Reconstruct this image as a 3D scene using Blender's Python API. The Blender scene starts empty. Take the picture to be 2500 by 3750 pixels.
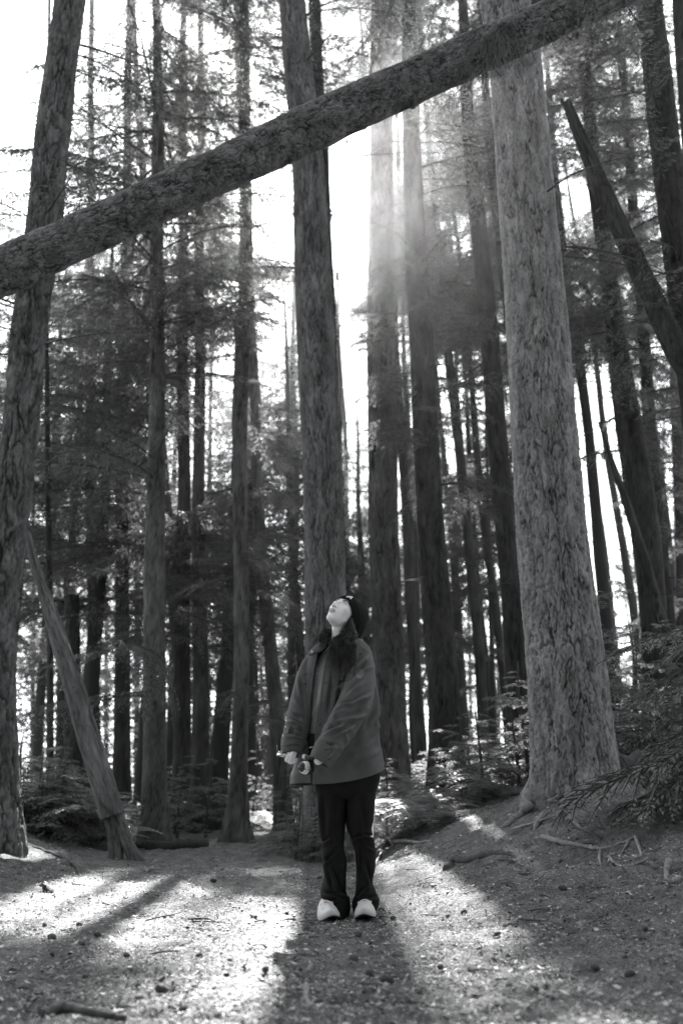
import bpy, bmesh, math, random
import numpy as np
from mathutils import Vector, Matrix
from mathutils.bvhtree import BVHTree

random.seed(7); RS = np.random.RandomState(7)
scene = bpy.context.scene
COL = scene.collection
PI = math.pi

# ------------------------------------------------------------------ camera
CAM = np.array([0.0, 0.0, 0.66]); PITCH = math.radians(15.4); FPX = 3646.0
FWD = np.array([0, math.cos(PITCH), math.sin(PITCH)]); UPV = np.array([0, -math.sin(PITCH), math.cos(PITCH)]); RGT = np.array([1.0, 0, 0])
cam_d = bpy.data.cameras.new('camera'); cam = bpy.data.objects.new('camera', cam_d); COL.objects.link(cam)
cam.location = CAM; cam.rotation_euler = (PI/2 + PITCH, 0, 0)
cam_d.sensor_fit = 'VERTICAL'; cam_d.sensor_height = 36; cam_d.sensor_width = 24; cam_d.lens = 35
cam_d.clip_end = 2000; cam_d.clip_start = 0.05
cam_d.dof.use_dof = True; cam_d.dof.focus_distance = 5.7; cam_d.dof.aperture_fstop = 1.8
scene.camera = cam

# ------------------------------------------------------------------ sky, sun, exposure
SUN_EL = math.radians(35.8); SUN_AZ = math.radians(-2.1)      # azimuth measured from +Y towards +X
SUNV = np.array([math.sin(SUN_AZ)*math.cos(SUN_EL), math.cos(SUN_AZ)*math.cos(SUN_EL), math.sin(SUN_EL)])
SKY_CAP = 4.8
world = bpy.data.worlds.new('World'); scene.world = world; world.use_nodes = True
wn = world.node_tree; wn.nodes.clear()
sky = wn.nodes.new('ShaderNodeTexSky'); sky.sky_type = 'NISHITA'; sky.sun_disc = False
sky.sun_elevation = SUN_EL; sky.sun_rotation = SUN_AZ; sky.dust_density = 3.0; sky.air_density = 1.0
bw = wn.nodes.new('ShaderNodeRGBToBW')                        # black-and-white photograph
tint = wn.nodes.new('ShaderNodeMix'); tint.data_type = 'RGBA'; tint.blend_type = 'MULTIPLY'; tint.inputs[0].default_value = 1
tint.inputs[7].default_value = (0.955, 0.985, 1.0, 1)
bg = wn.nodes.new('ShaderNodeBackground'); bg.inputs[1].default_value = 0.092
wo = wn.nodes.new('ShaderNodeOutputWorld')
wn.links.new(sky.outputs[0], bw.inputs[0]); cap = wn.nodes.new('ShaderNodeMath'); cap.operation = 'MINIMUM'; cap.inputs[1].default_value = SKY_CAP     # thin bright haze: the sky is evenly white
wn.links.new(bw.outputs[0], cap.inputs[0]); wn.links.new(cap.outputs[0], tint.inputs[6])
wn.links.new(tint.outputs[2], bg.inputs[0]); wn.links.new(bg.outputs[0], wo.inputs[0])
sd = bpy.data.lights.new('sun', 'SUN'); sd.energy = 5.0; sd.angle = math.radians(0.9); sd.color = (1, 0.995, 0.985)
sun = bpy.data.objects.new('sun', sd); COL.objects.link(sun)
sun.rotation_euler = Vector(SUNV).to_track_quat('Z', 'Y').to_euler(); sun.location = (0, 20, 30)
vs = scene.view_settings; vs.view_transform = 'Standard'; vs.look = 'None'; vs.gamma = 1; vs.use_curve_mapping = False
vs.exposure = 3.3
cy = scene.cycles
cy.max_bounces = 5; cy.diffuse_bounces = 3; cy.glossy_bounces = 2; cy.transmission_bounces = 3; cy.transparent_max_bounces = 4
cy.volume_bounces = 0; cy.caustics_reflective = False; cy.caustics_refractive = False
cy.use_denoising = True; cy.denoising_prefilter = 'NONE'; cy.use_adaptive_sampling = True; cy.adaptive_threshold = 0.008; cy.sample_clamp_indirect = 4; cy.sample_clamp_direct = 12

# ------------------------------------------------------------------ picking points along the camera rays
def ray(px, py):
    return RGT*(px-1250)/FPX + UPV*(1875-py)/FPX + FWD
def P(px, py, Y):
    d = ray(px, py); return CAM + d*(Y/d[1])
def mpp(p):                                   # metres per source pixel at a point
    return float(np.dot(np.asarray(p)-CAM, FWD))/FPX
def proj(V):
    q = np.asarray(V) - CAM; d = q@FWD
    return 1250 + FPX*q[..., 0]/d, 1875 - FPX*(q@UPV)/d

# ------------------------------------------------------------------ noise
def _h(ix, iy, s):
    n = (ix.astype(np.int64)*374761393 + iy.astype(np.int64)*668265263 + s*1442695041) & 0xffffffff
    n = ((n ^ (n >> 13))*1274126177) & 0xffffffff
    n = (n ^ (n >> 16)) & 0xffffffff
    return n/4294967295.0
def vnoise(x, y, s=0, per=None):
    x = np.asarray(x, float); y = np.asarray(y, float)
    xi = np.floor(x); yi = np.floor(y); fx = x-xi; fy = y-yi
    fx = fx*fx*(3-2*fx); fy = fy*fy*(3-2*fy)
    x0, x1 = (xi, xi+1) if per is None else (xi % per, (xi+1) % per)
    a = _h(x0, yi, s); b = _h(x1, yi, s); c = _h(x0, yi+1, s); d = _h(x1, yi+1, s)
    return (a*(1-fx)+b*fx)*(1-fy) + (c*(1-fx)+d*fx)*fy
def fbm(x, y, s=0, o=4):
    t = 0; a = .5
    for i in range(o): t = t + a*(vnoise(x*2**i, y*2**i, s+i*17)-.5)*2; a *= .5
    return t
def worley(a, b, per, s=0):
    ai = np.floor(a); bi = np.floor(b)
    f1 = np.full(a.shape, 9.); f2 = np.full(a.shape, 9.); idv = np.zeros(a.shape)
    for da in (-1, 0, 1):
        for db in (-1, 0, 1):
            ca = ai+da; cb = bi+db; cm = ca % per
            jx = _h(cm, cb, s); jy = _h(cm, cb, s+91)
            d = np.hypot(ca+.15+.7*jx-a, cb+.15+.7*jy-b)
            m = d < f1
            f2 = np.where(m, f1, np.minimum(f2, d)); idv = np.where(m, _h(cm, cb, s+7), idv); f1 = np.where(m, d, f1)
    return f1, f2, idv
def ss(a, b, x):
    t = np.clip((x-a)/(b-a), 0, 1); return t*t*(3-2*t)

# ------------------------------------------------------------------ mesh helpers
def wloc(o):
    v = np.zeros(3)
    while o is not None:
        v += np.array(o.location); o = o.parent
    return v
def mesh_data(name, V, Fs, mats, smooth=True, matidx=None):
    V = np.asarray(V, np.float32); me = bpy.data.meshes.new(name)
    if not isinstance(Fs, list): Fs = [Fs]
    Fs = [np.asarray(f, np.int32) for f in Fs if len(f)]
    me.vertices.add(len(V)); me.vertices.foreach_set('co', V.ravel())
    loops = np.concatenate([f.ravel() for f in Fs]); tot = np.concatenate([np.full(len(f), f.shape[1], np.int32) for f in Fs])
    me.loops.add(len(loops)); me.loops.foreach_set('vertex_index', loops)
    st = np.concatenate([[0], np.cumsum(tot)[:-1]]).astype(np.int32)
    me.polygons.add(len(tot)); me.polygons.foreach_set('loop_start', st); me.polygons.foreach_set('loop_total', tot)
    if smooth: me.polygons.foreach_set('use_smooth', np.ones(len(tot), bool))
    if not isinstance(mats, (list, tuple)): mats = [mats]
    for m in mats: me.materials.append(m)
    if matidx is not None: me.polygons.foreach_set('material_index', np.asarray(matidx, np.int32))
    me.update(calc_edges=True); me.validate(); return me
def mk(name, V, Fs, mats, parent=None, smooth=True, matidx=None, **props):
    V = np.asarray(V, float)
    if parent is not None: V = V - wloc(parent)
    o = bpy.data.objects.new(name, mesh_data(name, V, Fs, mats, smooth, matidx)); COL.objects.link(o)
    if parent is not None: o.parent = parent
    for k, v in props.items(): o[k] = v
    return o
def thing(name, label, cat, loc, group=None):
    o = bpy.data.objects.new(name, None); COL.objects.link(o); o.location = [float(c) for c in loc]; o.empty_display_size = .1
    o['label'] = label; o['category'] = cat
    if group: o['group'] = group
    return o
def tag(o, label, cat, group=None):
    o['label'] = label; o['category'] = cat
    if group: o['group'] = group
    return o
def join(parts):
    Vs = []; Q = []; T = []; n = 0
    for V, Fs in parts:
        if not isinstance(Fs, list): Fs = [Fs]
        Vs.append(V)
        for f in Fs:
            f = np.asarray(f)
            if len(f) == 0: continue
            (Q if f.shape[1] == 4 else T).append(f+n)
        n += len(V)
    out = []
    if Q: out.append(np.concatenate(Q))
    if T: out.append(np.concatenate(T))
    return np.concatenate(Vs), out
def grid_faces(rows, cols, wrap=False):
    i = np.arange(rows-1)[:, None]; j = np.arange(cols if wrap else cols-1)[None, :]
    a = i*cols+j; b = i*cols+(j+1) % cols
    return np.stack([a, b, b+cols, a+cols], -1).reshape(-1, 4)
REF = np.array([0, 1.0, 0])
def frames(C, ref=None):
    T = np.gradient(C, axis=0); T /= np.linalg.norm(T, axis=1)[:, None]+1e-9
    N = np.cross(T, REF if ref is None else ref); N /= np.linalg.norm(N, axis=1)[:, None]+1e-9
    B = np.cross(T, N); return T, N, B
def angs(seg):
    t = np.linspace(0, 2*PI, seg, endpoint=False)
    return t if seg < 80 else t+.62*np.cos(t)      # finer columns on the side that faces the path
def tube(C, R, seg=8, disp=None, cap=True, ref=None, flat=1.0):
    C = np.asarray(C, float); R = np.asarray(R, float)*np.ones(len(C)); T, N, B = frames(C, ref)
    th = angs(seg) if disp is not None else np.linspace(0, 2*PI, seg, endpoint=False)
    rr = R[:, None]*np.ones(seg)[None]
    if disp is not None: rr = rr+disp
    V = C[:, None]+rr[..., None]*(np.cos(th)[None, :, None]*N[:, None]+flat*np.sin(th)[None, :, None]*B[:, None])
    V = V.reshape(-1, 3); F = [grid_faces(len(C), seg, True)]
    if cap:
        n = len(V); V = np.vstack([V, C[:1], C[-1:]]); j = np.arange(seg)
        F.append(np.stack([np.full(seg, n), (j+1) % seg, j], -1)); o = (len(C)-1)*seg
        F.append(np.stack([np.full(seg, n+1), o+j, o+(j+1) % seg], -1))
    return V, F
def smooth_path(pts, n):
    pts = np.asarray(pts, float); d = np.concatenate([[0], np.cumsum(np.linalg.norm(np.diff(pts[:, :3], axis=0), axis=1))])
    t = np.linspace(0, d[-1], n); out = np.stack([np.interp(t, d, pts[:, k]) for k in range(pts.shape[1])], -1)
    w = max(1, n//(2*len(pts)))
    if n > 6:
        k = np.ones(2*w+1)/(2*w+1)
        pad = np.vstack([np.repeat(out[:1], w, 0)*1.0, out, np.repeat(out[-1:], w, 0)])
        sm = np.stack([np.convolve(pad[:, c], k, 'valid') for c in range(out.shape[1])], -1)
        e = np.minimum(np.arange(n), np.arange(n)[::-1])/max(w, 1); e = np.clip(e, 0, 1)[:, None]
        out = sm*e+out*(1-e)
    return out
def ellipsoid(c, r, n=20, R=None):
    th = np.linspace(0, PI, n)[:, None]; ph = np.linspace(0, 2*PI, 2*n, endpoint=False)[None]
    q = np.stack([np.sin(th)*np.cos(ph), np.sin(th)*np.sin(ph), np.cos(th)*np.ones_like(ph)], -1).reshape(-1, 3)*np.asarray(r)
    if R is not None: q = q@np.asarray(R).T
    return q+np.asarray(c), [grid_faces(n, 2*n, True)]
def capsule(pts, rad, seg=14):
    """closed round-ended tapered tube through points"""
    pts = np.asarray(pts, float); rad = np.asarray(rad, float)*np.ones(len(pts))
    C = smooth_path(np.column_stack([pts, rad]), 8*len(pts)); t = C[:, :3]; r = C[:, 3]
    a = (t[0]-t[1]); a /= np.linalg.norm(a); b = t[-1]-t[-2]; b /= np.linalg.norm(b)
    k = np.sin(np.linspace(.15, PI/2, 5))
    ca = [t[0]+a*r[0]*math.sqrt(1-kk*kk) for kk in k[:-1]]; cb = [t[-1]+b*r[-1]*math.sqrt(1-kk*kk) for kk in k[:-1]][::-1]
    C2 = np.vstack([ca, t, cb]); r2 = np.concatenate([k[:-1]*r[0], r, (k[:-1]*r[-1])[::-1]])
    d = pts[-1]-pts[0]; ref = np.array([0, 1., 0]) if abs(d[1])/np.linalg.norm(d) < .8 else np.array([1., 0, 0])
    return tube(C2, r2, seg, ref=ref)

# ------------------------------------------------------------------ materials
def mat(name, g, rough=.8, var=.3, scale=6, stretch=(1, 1, 1), bump=0, bscale=30, bdist=.01, spec=.3, g2=None, detail=6, vor=0, vscale=20):
    m = bpy.data.materials.new(name); m.use_nodes = True; nt = m.node_tree; b = nt.nodes['Principled BSDF']
    b.inputs['Roughness'].default_value = rough; b.inputs['Specular IOR Level'].default_value = spec
    tc = nt.nodes.new('ShaderNodeTexCoord'); mp = nt.nodes.new('ShaderNodeMapping'); mp.inputs['Scale'].default_value = stretch
    nt.links.new(tc.outputs['Object'], mp.inputs[0])
    n = nt.nodes.new('ShaderNodeTexNoise'); n.inputs['Scale'].default_value = scale; n.inputs['Detail'].default_value = detail; n.inputs['Roughness'].default_value = .65
    nt.links.new(mp.outputs[0], n.inputs[0])
    r = nt.nodes.new('ShaderNodeValToRGB'); lo = g*(1-var); hi = g*(1+var) if g2 is None else g2
    r.color_ramp.elements[0].position = .33; r.color_ramp.elements[1].position = .68
    r.color_ramp.elements[0].color = (lo, lo, lo*1.01, 1); r.color_ramp.elements[1].color = (hi, hi, hi*1.01, 1)
    nt.links.new(n.outputs[0], r.inputs[0]); nt.links.new(r.outputs[0], b.inputs['Base Color'])
    last = None
    if bump:
        n2 = nt.nodes.new('ShaderNodeTexNoise'); n2.inputs['Scale'].default_value = bscale; n2.inputs['Detail'].default_value = 6; n2.inputs['Roughness'].default_value = .7
        nt.links.new(mp.outputs[0], n2.inputs[0])
        bp = nt.nodes.new('ShaderNodeBump'); bp.inputs['Strength'].default_value = bump; bp.inputs['Distance'].default_value = bdist
        nt.links.new(n2.outputs[0], bp.inputs['Height']); last = bp
        if vor:
            vo = nt.nodes.new('ShaderNodeTexVoronoi'); vo.feature = 'DISTANCE_TO_EDGE'; vo.inputs['Scale'].default_value = vscale
            wv = nt.nodes.new('ShaderNodeVectorMath'); wv.operation = 'MULTIPLY_ADD'; wv.inputs[1].default_value = (.06, .06, .06)
            nt.links.new(n2.outputs[1], wv.inputs[0]); nt.links.new(mp.outputs[0], wv.inputs[2]); nt.links.new(wv.outputs[0], vo.inputs[0])
            rp = nt.nodes.new('ShaderNodeMapRange'); rp.inputs[2].default_value = .25; nt.links.new(vo.outputs[0], rp.inputs[0])
            b2 = nt.nodes.new('ShaderNodeBump'); b2.inputs['Strength'].default_value = vor; b2.inputs['Distance'].default_value = bdist*1.5
            nt.links.new(rp.outputs[0], b2.inputs['Height']); nt.links.new(bp.outputs[0], b2.inputs['Normal']); last = b2
        nt.links.new(last.outputs[0], b.inputs['Normal'])
    return m
def leaf_mat(name, g, tr, var=.45, rnd=True, gloss=.12):
    m = bpy.data.materials.new(name); m.use_nodes = True; nt = m.node_tree; nt.nodes.clear()
    o = nt.nodes.new('ShaderNodeOutputMaterial'); d = nt.nodes.new('ShaderNodeBsdfDiffuse'); t = nt.nodes.new('ShaderNodeBsdfTranslucent')
    gl = nt.nodes.new('ShaderNodeBsdfGlossy'); gl.inputs['Roughness'].default_value = .45; gl.inputs['Color'].default_value = (.5, .5, .5, 1)
    tc = nt.nodes.new('ShaderNodeTexCoord'); n = nt.nodes.new('ShaderNodeTexNoise'); n.inputs['Scale'].default_value = 5
    nt.links.new(tc.outputs['Object'], n.inputs[0]); r = nt.nodes.new('ShaderNodeValToRGB')
    r.color_ramp.elements[0].position = .35; r.color_ramp.elements[1].position = .65
    lo, hi = g*(1-var), g*(1+var)
    r.color_ramp.elements[0].color = (lo, lo, lo, 1); r.color_ramp.elements[1].color = (hi, hi, hi, 1)
    nt.links.new(n.outputs[0], r.inputs[0]); nt.links.new(r.outputs[0], d.inputs[0]); t.inputs[0].default_value = (tr, tr, tr, 1)
    a = nt.nodes.new('ShaderNodeAddShader'); nt.links.new(d.outputs[0], a.inputs[0]); nt.links.new(t.outputs[0], a.inputs[1])
    mx = nt.nodes.new('ShaderNodeMixShader'); mx.inputs[0].default_value = gloss
    nt.links.new(a.outputs[0], mx.inputs[1]); nt.links.new(gl.outputs[0], mx.inputs[2]); nt.links.new(mx.outputs[0], o.inputs[0])
    return m
M = {}
M['bark_dark'] = mat('bark_dark', .036, .95, .45, 5, (1, 1, .35), .9, 22, .03, .12)
M['bark_mid'] = mat('bark_mid', .12, .95, .4, 6, (1, 1, .35), .9, 26, .03, .12)
M['bark_dim'] = mat('bark_dim', .075, .95, .45, 6, (1, 1, .35), .9, 26, .03, .12)
M['bark_pale'] = mat('bark_pale', .195, .92, .35, 9, (1, 1, .4), .8, 40, .015, .15)
M['bark_left'] = mat('bark_left', .105, .95, .5, 7, (1, 1, .4), .9, 30, .03, .12)
M['bark_log'] = mat('bark_log', .15, .9, .45, 8, (1, 1, 1), .8, 60, .012, .2)
M['bark_far'] = mat('bark_far', .035, .95, .3, 3, (1, 1, .3), .5, 9, .05, .1)
M['dead_wood'] = mat('dead_wood', .11, .85, .4, 6, (1, 1, .2), .7, 30, .015, .2)
M['stick_pale'] = mat('stick_pale', .21, .8, .3, 14, (1, 1, 1), .5, 60, .004, .25)
M['stick_dark'] = mat('stick_dark', .07, .9, .3, 14, (1, 1, 1), .5, 60, .004, .2)
M['twig'] = mat('twig', .05, .95, .3, 8, spec=.1)
M['needles'] = leaf_mat('needles', .030, .06, gloss=.06)
M['needles_far'] = leaf_mat('needles_far', .028, .04, gloss=.05)
M['needles_near'] = leaf_mat('needles_near', .07, .03, gloss=.16)
M['needles_young'] = leaf_mat('needles_young', .10, .12, gloss=.08)
M['fern'] = leaf_mat('fern', .16, .2, gloss=.08)
M['moss'] = leaf_mat('moss', .16, .06, gloss=.03)
M['ground'] = mat('ground', .155, .9, .5, 9, (1, 1, 1), 1.0, 55, .02, .25, detail=9, vor=.5, vscale=45)
M['litter'] = mat('litter', .22, .75, .85, 40, spec=.35)
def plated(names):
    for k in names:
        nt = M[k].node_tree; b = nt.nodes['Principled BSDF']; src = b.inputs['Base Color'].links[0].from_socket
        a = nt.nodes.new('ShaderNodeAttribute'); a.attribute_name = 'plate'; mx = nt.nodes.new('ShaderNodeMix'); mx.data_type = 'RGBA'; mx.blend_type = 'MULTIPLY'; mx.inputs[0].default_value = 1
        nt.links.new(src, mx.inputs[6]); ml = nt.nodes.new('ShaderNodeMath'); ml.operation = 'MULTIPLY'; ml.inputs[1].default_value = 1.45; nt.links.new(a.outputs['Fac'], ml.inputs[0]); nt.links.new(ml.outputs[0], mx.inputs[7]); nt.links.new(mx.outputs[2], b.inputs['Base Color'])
M['stone'] = mat('stone', .08, .9, .4, 8, bump=.8, bscale=14, bdist=.02)

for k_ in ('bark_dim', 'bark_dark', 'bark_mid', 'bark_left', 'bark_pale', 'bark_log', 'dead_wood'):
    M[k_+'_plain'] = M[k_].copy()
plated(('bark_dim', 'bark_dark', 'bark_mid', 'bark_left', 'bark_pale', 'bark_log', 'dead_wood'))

# ------------------------------------------------------------------ terrain
def pathx(y): return -.075*y
def ground_z(x, y, micro=True):
    x = np.asarray(x, float); y = np.asarray(y, float); c = pathx(y)
    z = .62*ss(.5, 2.6, x-c)*ss(1.2, 8.0, y) + .30*ss(1.2, 3.0, c-x)*ss(0.5, 6.5, y)
    z = z + .9*ss(3, 14, x-c)*ss(4, 16, y) + .5*ss(4, 14, c-x)*ss(5, 14, y)
    z = z - 1.7*ss(19, 40, y)*(1-.6*ss(2, 10, np.abs(x-c)))
    z = z + .05*fbm(x*.7+3, y*.7, 3, 3)*(1-np.exp(-((x-.1)**2+(y-5.3)**2)/.5))
    off = np.abs(x-c-.2); z = z + .10*fbm(x*.9, y*.9+9, 8, 3)*ss(1.4, 3.5, off) + .07*fbm(x*2.1, y*2.1+4, 18, 3)*ss(.9, 1.8, x-c)
    if micro: z = z + .036*fbm(x*3.6, y*3.6, 21, 5)*(.45+.55*ss(.5, 1.4, np.hypot(x-.08, (y-5.4)))) + .016*fbm(x*17, y*17, 5, 4) + .012*np.abs(fbm(x*8, y*8, 61, 3))
    return z
def ghit(px, py):
    d = ray(px, py); t = .5
    for _ in range(4000):
        p = CAM+d*t
        if p[2] < ground_z(p[0], p[1], False): break
        t += .01+.001*t
    p[2] = float(ground_z(p[0], p[1], False)); return p
def build_ground():
    ys = np.concatenate([np.linspace(-30, 1.6, 18, endpoint=False), 1.6*(14/1.6)**np.linspace(0, 1, 360), 14*(120/14)**np.linspace(0, 1, 110)[1:]])
    u = np.linspace(-1, 1, 390); u = np.concatenate([[-9, -5, -3, -2, -1.4], u, [1.4, 2, 3, 5, 9]])
    w = np.where(ys < 1.6, 2.3+.9*(1.6-ys), .42*ys+1.63)
    X = w[:, None]*u[None]; Y = ys[:, None]*np.ones_like(X); Z = ground_z(X, Y)
    V = np.stack([X, Y, Z], -1).reshape(-1, 3)
    g = mk('ground', V, grid_faces(len(ys), len(u)), M['ground']); g['kind'] = 'structure'; return g
build_ground()

# ------------------------------------------------------------------ trunks
def bark_disp(C, R, seg, cw, ch, amp, seed, style='furrow'):
    n = len(C); s = np.concatenate([[0], np.cumsum(np.linalg.norm(np.diff(C, axis=0), axis=1))])
    per = max(6, int(round(2*PI*np.median(R)/cw))); th = angs(seg)/(2*PI)
    A = (th*per)[None]*np.ones(n)[:, None]; S = (s/ch)[:, None]*np.ones(seg)[None]
    def nz(fa, fs, k): return vnoise(A*fa, S*fs, seed+k, max(1, int(round(per*fa))))-.5
    fa1 = 1.0; A2 = A+.9*nz(.5, .7, 1)+.5*nz(1, 1.9, 2)+.35*nz(2, 4.1, 21)
    def nw(fa, fs, k): return vnoise(A2*fa, S*fs+1.6*nz(1, .3, k+40)*fs, seed+k, max(1, int(round(per*fa))))-.5
    r1 = np.abs(nw(1, .55, 3)+.35*nw(2, 1.3, 4)); r2 = np.abs(nw(2, 1.2, 5)+.3*nw(4, 3, 6)); h1 = np.abs(nw(.5, 2.2, 7)+.5*nw(1, 4, 8))
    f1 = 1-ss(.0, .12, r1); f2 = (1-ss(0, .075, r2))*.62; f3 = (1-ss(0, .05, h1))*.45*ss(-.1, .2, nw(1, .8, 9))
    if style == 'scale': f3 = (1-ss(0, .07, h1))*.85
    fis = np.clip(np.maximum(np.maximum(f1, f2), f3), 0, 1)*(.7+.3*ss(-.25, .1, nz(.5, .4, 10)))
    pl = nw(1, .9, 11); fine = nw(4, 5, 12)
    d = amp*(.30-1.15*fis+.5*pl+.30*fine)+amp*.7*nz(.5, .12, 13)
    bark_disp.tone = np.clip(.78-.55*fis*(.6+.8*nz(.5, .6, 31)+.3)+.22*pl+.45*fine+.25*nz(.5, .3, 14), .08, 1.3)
    return d
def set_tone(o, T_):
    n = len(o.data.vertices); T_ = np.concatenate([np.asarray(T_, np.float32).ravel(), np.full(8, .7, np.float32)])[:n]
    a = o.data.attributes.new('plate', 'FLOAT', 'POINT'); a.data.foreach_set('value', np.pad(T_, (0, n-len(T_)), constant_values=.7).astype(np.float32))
def axis_from(anch, Y, top_h, dY=0.0):
    a = []
    for px, py, w in anch:
        p = P(px, py, Y+dY*(3000-py)/3000.); a.append([*p, w/2*mpp(p)])
    a = np.array(a); a = a[np.argsort(a[:, 2])]
    lo = a[0]; k = (a[1]-a[0])/(a[1][2]-a[0][2]) if len(a) > 1 else np.array([0, 0, 1, 0.])
    gz = float(ground_z(lo[0], lo[1], False))
    if lo[2] > gz-.15:
        b = lo+k*(gz-.2-lo[2]); b[3] = max(lo[3]*1.02, b[3] if b[3] < lo[3]*1.3 else lo[3]*1.3); a = np.vstack([b, a])
    hi = a[-1]
    if top_h > hi[2]+.5:
        k2 = (a[-1]-a[max(1, len(a)//2)-1]); k2 = k2/k2[2]; t = hi+k2*(top_h-hi[2])*.8; t[2] = top_h; t[3] = hi[3]*.45
        a = np.vstack([a, t])
    return a
TREES = {}
def tree(name, label, anch, Y, m, seg=40, rows=160, cell=(.05, .14), amp=.012, top=22., flare=.3, fh=.35, group=None, cat='tree', lobes=5, seed=None, dY=0., root=0.0):
    seed = seed if seed is not None else int(abs(anch[0][0]))+11
    a = axis_from(anch, Y, top, dY); zv = .66+Y*.97
    if top > zv+2: zl = np.concatenate([np.linspace(a[0, 2], zv, rows), np.linspace(zv, a[-1, 2], 14)[1:]])
    else: zl = np.linspace(a[0, 2], a[-1, 2], rows)
    x, y, r = (np.interp(zl, a[:, 2], a[:, k]) for k in (0, 1, 3))
    kk = np.ones(9)/9
    if rows > 40:
        for arr in (x, y, r):
            s = np.convolve(np.pad(arr, 4, 'edge'), kk, 'valid'); arr[4:-4] = s[4:-4]
    x = x+.012*np.sin(zl*1.3+seed)*min(1, 10*r.mean()); C = np.stack([x, y, zl], -1)
    gz = float(ground_z(x[0], y[0], False)); h = zl-gz
    th = angs(seg); ph = seed*1.7
    lob = .5+.5*np.cos(lobes*th+ph+.6*np.sin(2*th+seed))
    fl = r[:, None]*(flare*np.exp(-np.clip(h, 0, 9)/fh)[:, None]*(.55+.9*lob[None]) + root*np.exp(-np.clip(h, 0, 9)/(fh*.35))[:, None]*lob[None]**2)
    d = fl + bark_disp(C, r, seg, cell[0], cell[1], amp, seed)
    V, F = tube(C, r, seg, d)
    base = np.array([x[0], y[0], gz])
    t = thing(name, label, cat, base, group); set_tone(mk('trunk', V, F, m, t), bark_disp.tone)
    TREES[name+str(len(TREES))] = t
    t_ax = (C, r); return t, t_ax
def at_h(ax, z):
    C, r = ax; return np.array([np.interp(z, C[:, 2], C[:, 0]), np.interp(z, C[:, 2], C[:, 1]), z]), float(np.interp(z, C[:, 2], r))

MAIN = {}
def T(key, *a, **k): MAIN[key] = tree(*a, **k); return MAIN[key]
T('left', 'conifer_tree', 'thick rough-barked conifer leaning right, cut by the left edge of the photo',
  [(255, 0, 105), (200, 480, 114), (165, 800, 120), (98, 1250, 124), (68, 1650, 125), (19, 2050, 130), (-8, 2286, 137), (-14, 2500, 142), (-15, 2740, 150), (-15, 3020, 165)],
  8.5, M['bark_left'], seg=110, rows=420, cell=(.047, .12), amp=.026, flare=.25)
T('t2', 'conifer_tree', 'straight knotty conifer with drooping boughs, left of the centre of the path',
  [(574, 0, 26), (578, 560, 42), (576, 1196, 50), (572, 1650, 62), (570, 2050, 74), (566, 2450, 80), (562, 2819, 82), (560, 3050, 96)],
  12.5, M['bark_dim'], seg=56, rows=260, cell=(.04, .16), amp=.012, flare=.35)
T('t3a', 'conifer_tree', 'dark trunk directly right of the knotty conifer, left one of a close pair',
  [(668, 300, 26), (672, 1600, 44), (674, 2000, 48), (668, 2500, 60), (664, 3040, 76)], 16, M['bark_dark'], seg=32, rows=120, flare=.4)
T('t3b', 'conifer_tree', 'dark trunk of the close pair, the one nearer the path',
  [(735, 300, 24), (730, 1600, 42), (728, 2000, 46), (732, 2500, 58), (736, 3040, 70)], 15.5, M['bark_dark'], seg=32, rows=120, flare=.4)
T('t3c', 'conifer_tree', 'slim trunk slanting behind the knotty conifer into the dark pair',
  [(560, 1300, 30), (614, 1890, 38), (640, 2250, 42), (662, 2494, 45), (690, 2900, 50)], 17, M['bark_dim'], seg=28, rows=100)
T('t4', 'conifer_tree', 'dark conifer with a flared foot at the far bend of the path',
  [(892, 0, 34), (902, 717, 48), (899, 957, 50), (886, 1400, 52), (881, 1650, 50), (881, 2050, 53), (882, 2446, 56), (877, 2819, 60), (870, 3040, 82)],
  13, M['bark_dim'], seg=44, rows=200, flare=.5, fh=.3, amp=.01)
T('t5', 'conifer_tree', 'far pale trunk just right of the conifer with the flared foot',
  [(905, 1200, 26), (925, 2300, 36), (932, 2990, 44)], 26, M['bark_far'], seg=20, rows=60)
T('t6', 'conifer_tree', 'dark leaning trunk between the path bend and the person',
  [(905, 900, 30), (935, 1500, 40), (955, 2000, 44), (1000, 2500, 50), (1028, 2800, 58), (1045, 3050, 64)], 16.5, M['bark_dim'], seg=32, rows=120, flare=.35)
T('t7', 'conifer_tree', 'thick furrowed conifer rising straight behind the person, under the sun',
  [(1073, 0, 92), (1098, 320, 104), (1128, 638, 116), (1160, 1250, 136), (1176, 1650, 140), (1188, 2150, 146), (1196, 2500, 150), (1204, 3000, 160)],
  11, M['bark_mid'], seg=120, rows=460, cell=(.032, .11), amp=.018, flare=.5, fh=.3, root=.5)
T('t7b', 'conifer_tree', 'thinner trunk half hidden behind the thick conifer above the person',
  [(1150, 0, 46), (1165, 300, 46), (1205, 1100, 44), (1215, 1600, 44), (1240, 2400, 50)], 16, M['bark_dark'], seg=28, rows=100)
T('t8', 'conifer_tree', 'tall furrowed conifer just right of the person and her hat',
  [(1398, 0, 72), (1396, 480, 82), (1394, 797, 90), (1396, 1116, 95), (1400, 1913, 107), (1427, 2390, 113), (1440, 3000, 122)],
  14, M['bark_dim'], seg=90, rows=340, cell=(.047, .17), amp=.026, flare=.3)
T('t9', 'conifer_tree', 'slim dark trunk close behind the tall conifer right of the person',
  [(1440, 1100, 30), (1448, 1350, 34), (1467, 1594, 36), (1490, 1913, 38), (1515, 2390, 40), (1545, 2840, 46)], 18, M['bark_dark'], seg=28, rows=100)
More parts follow.
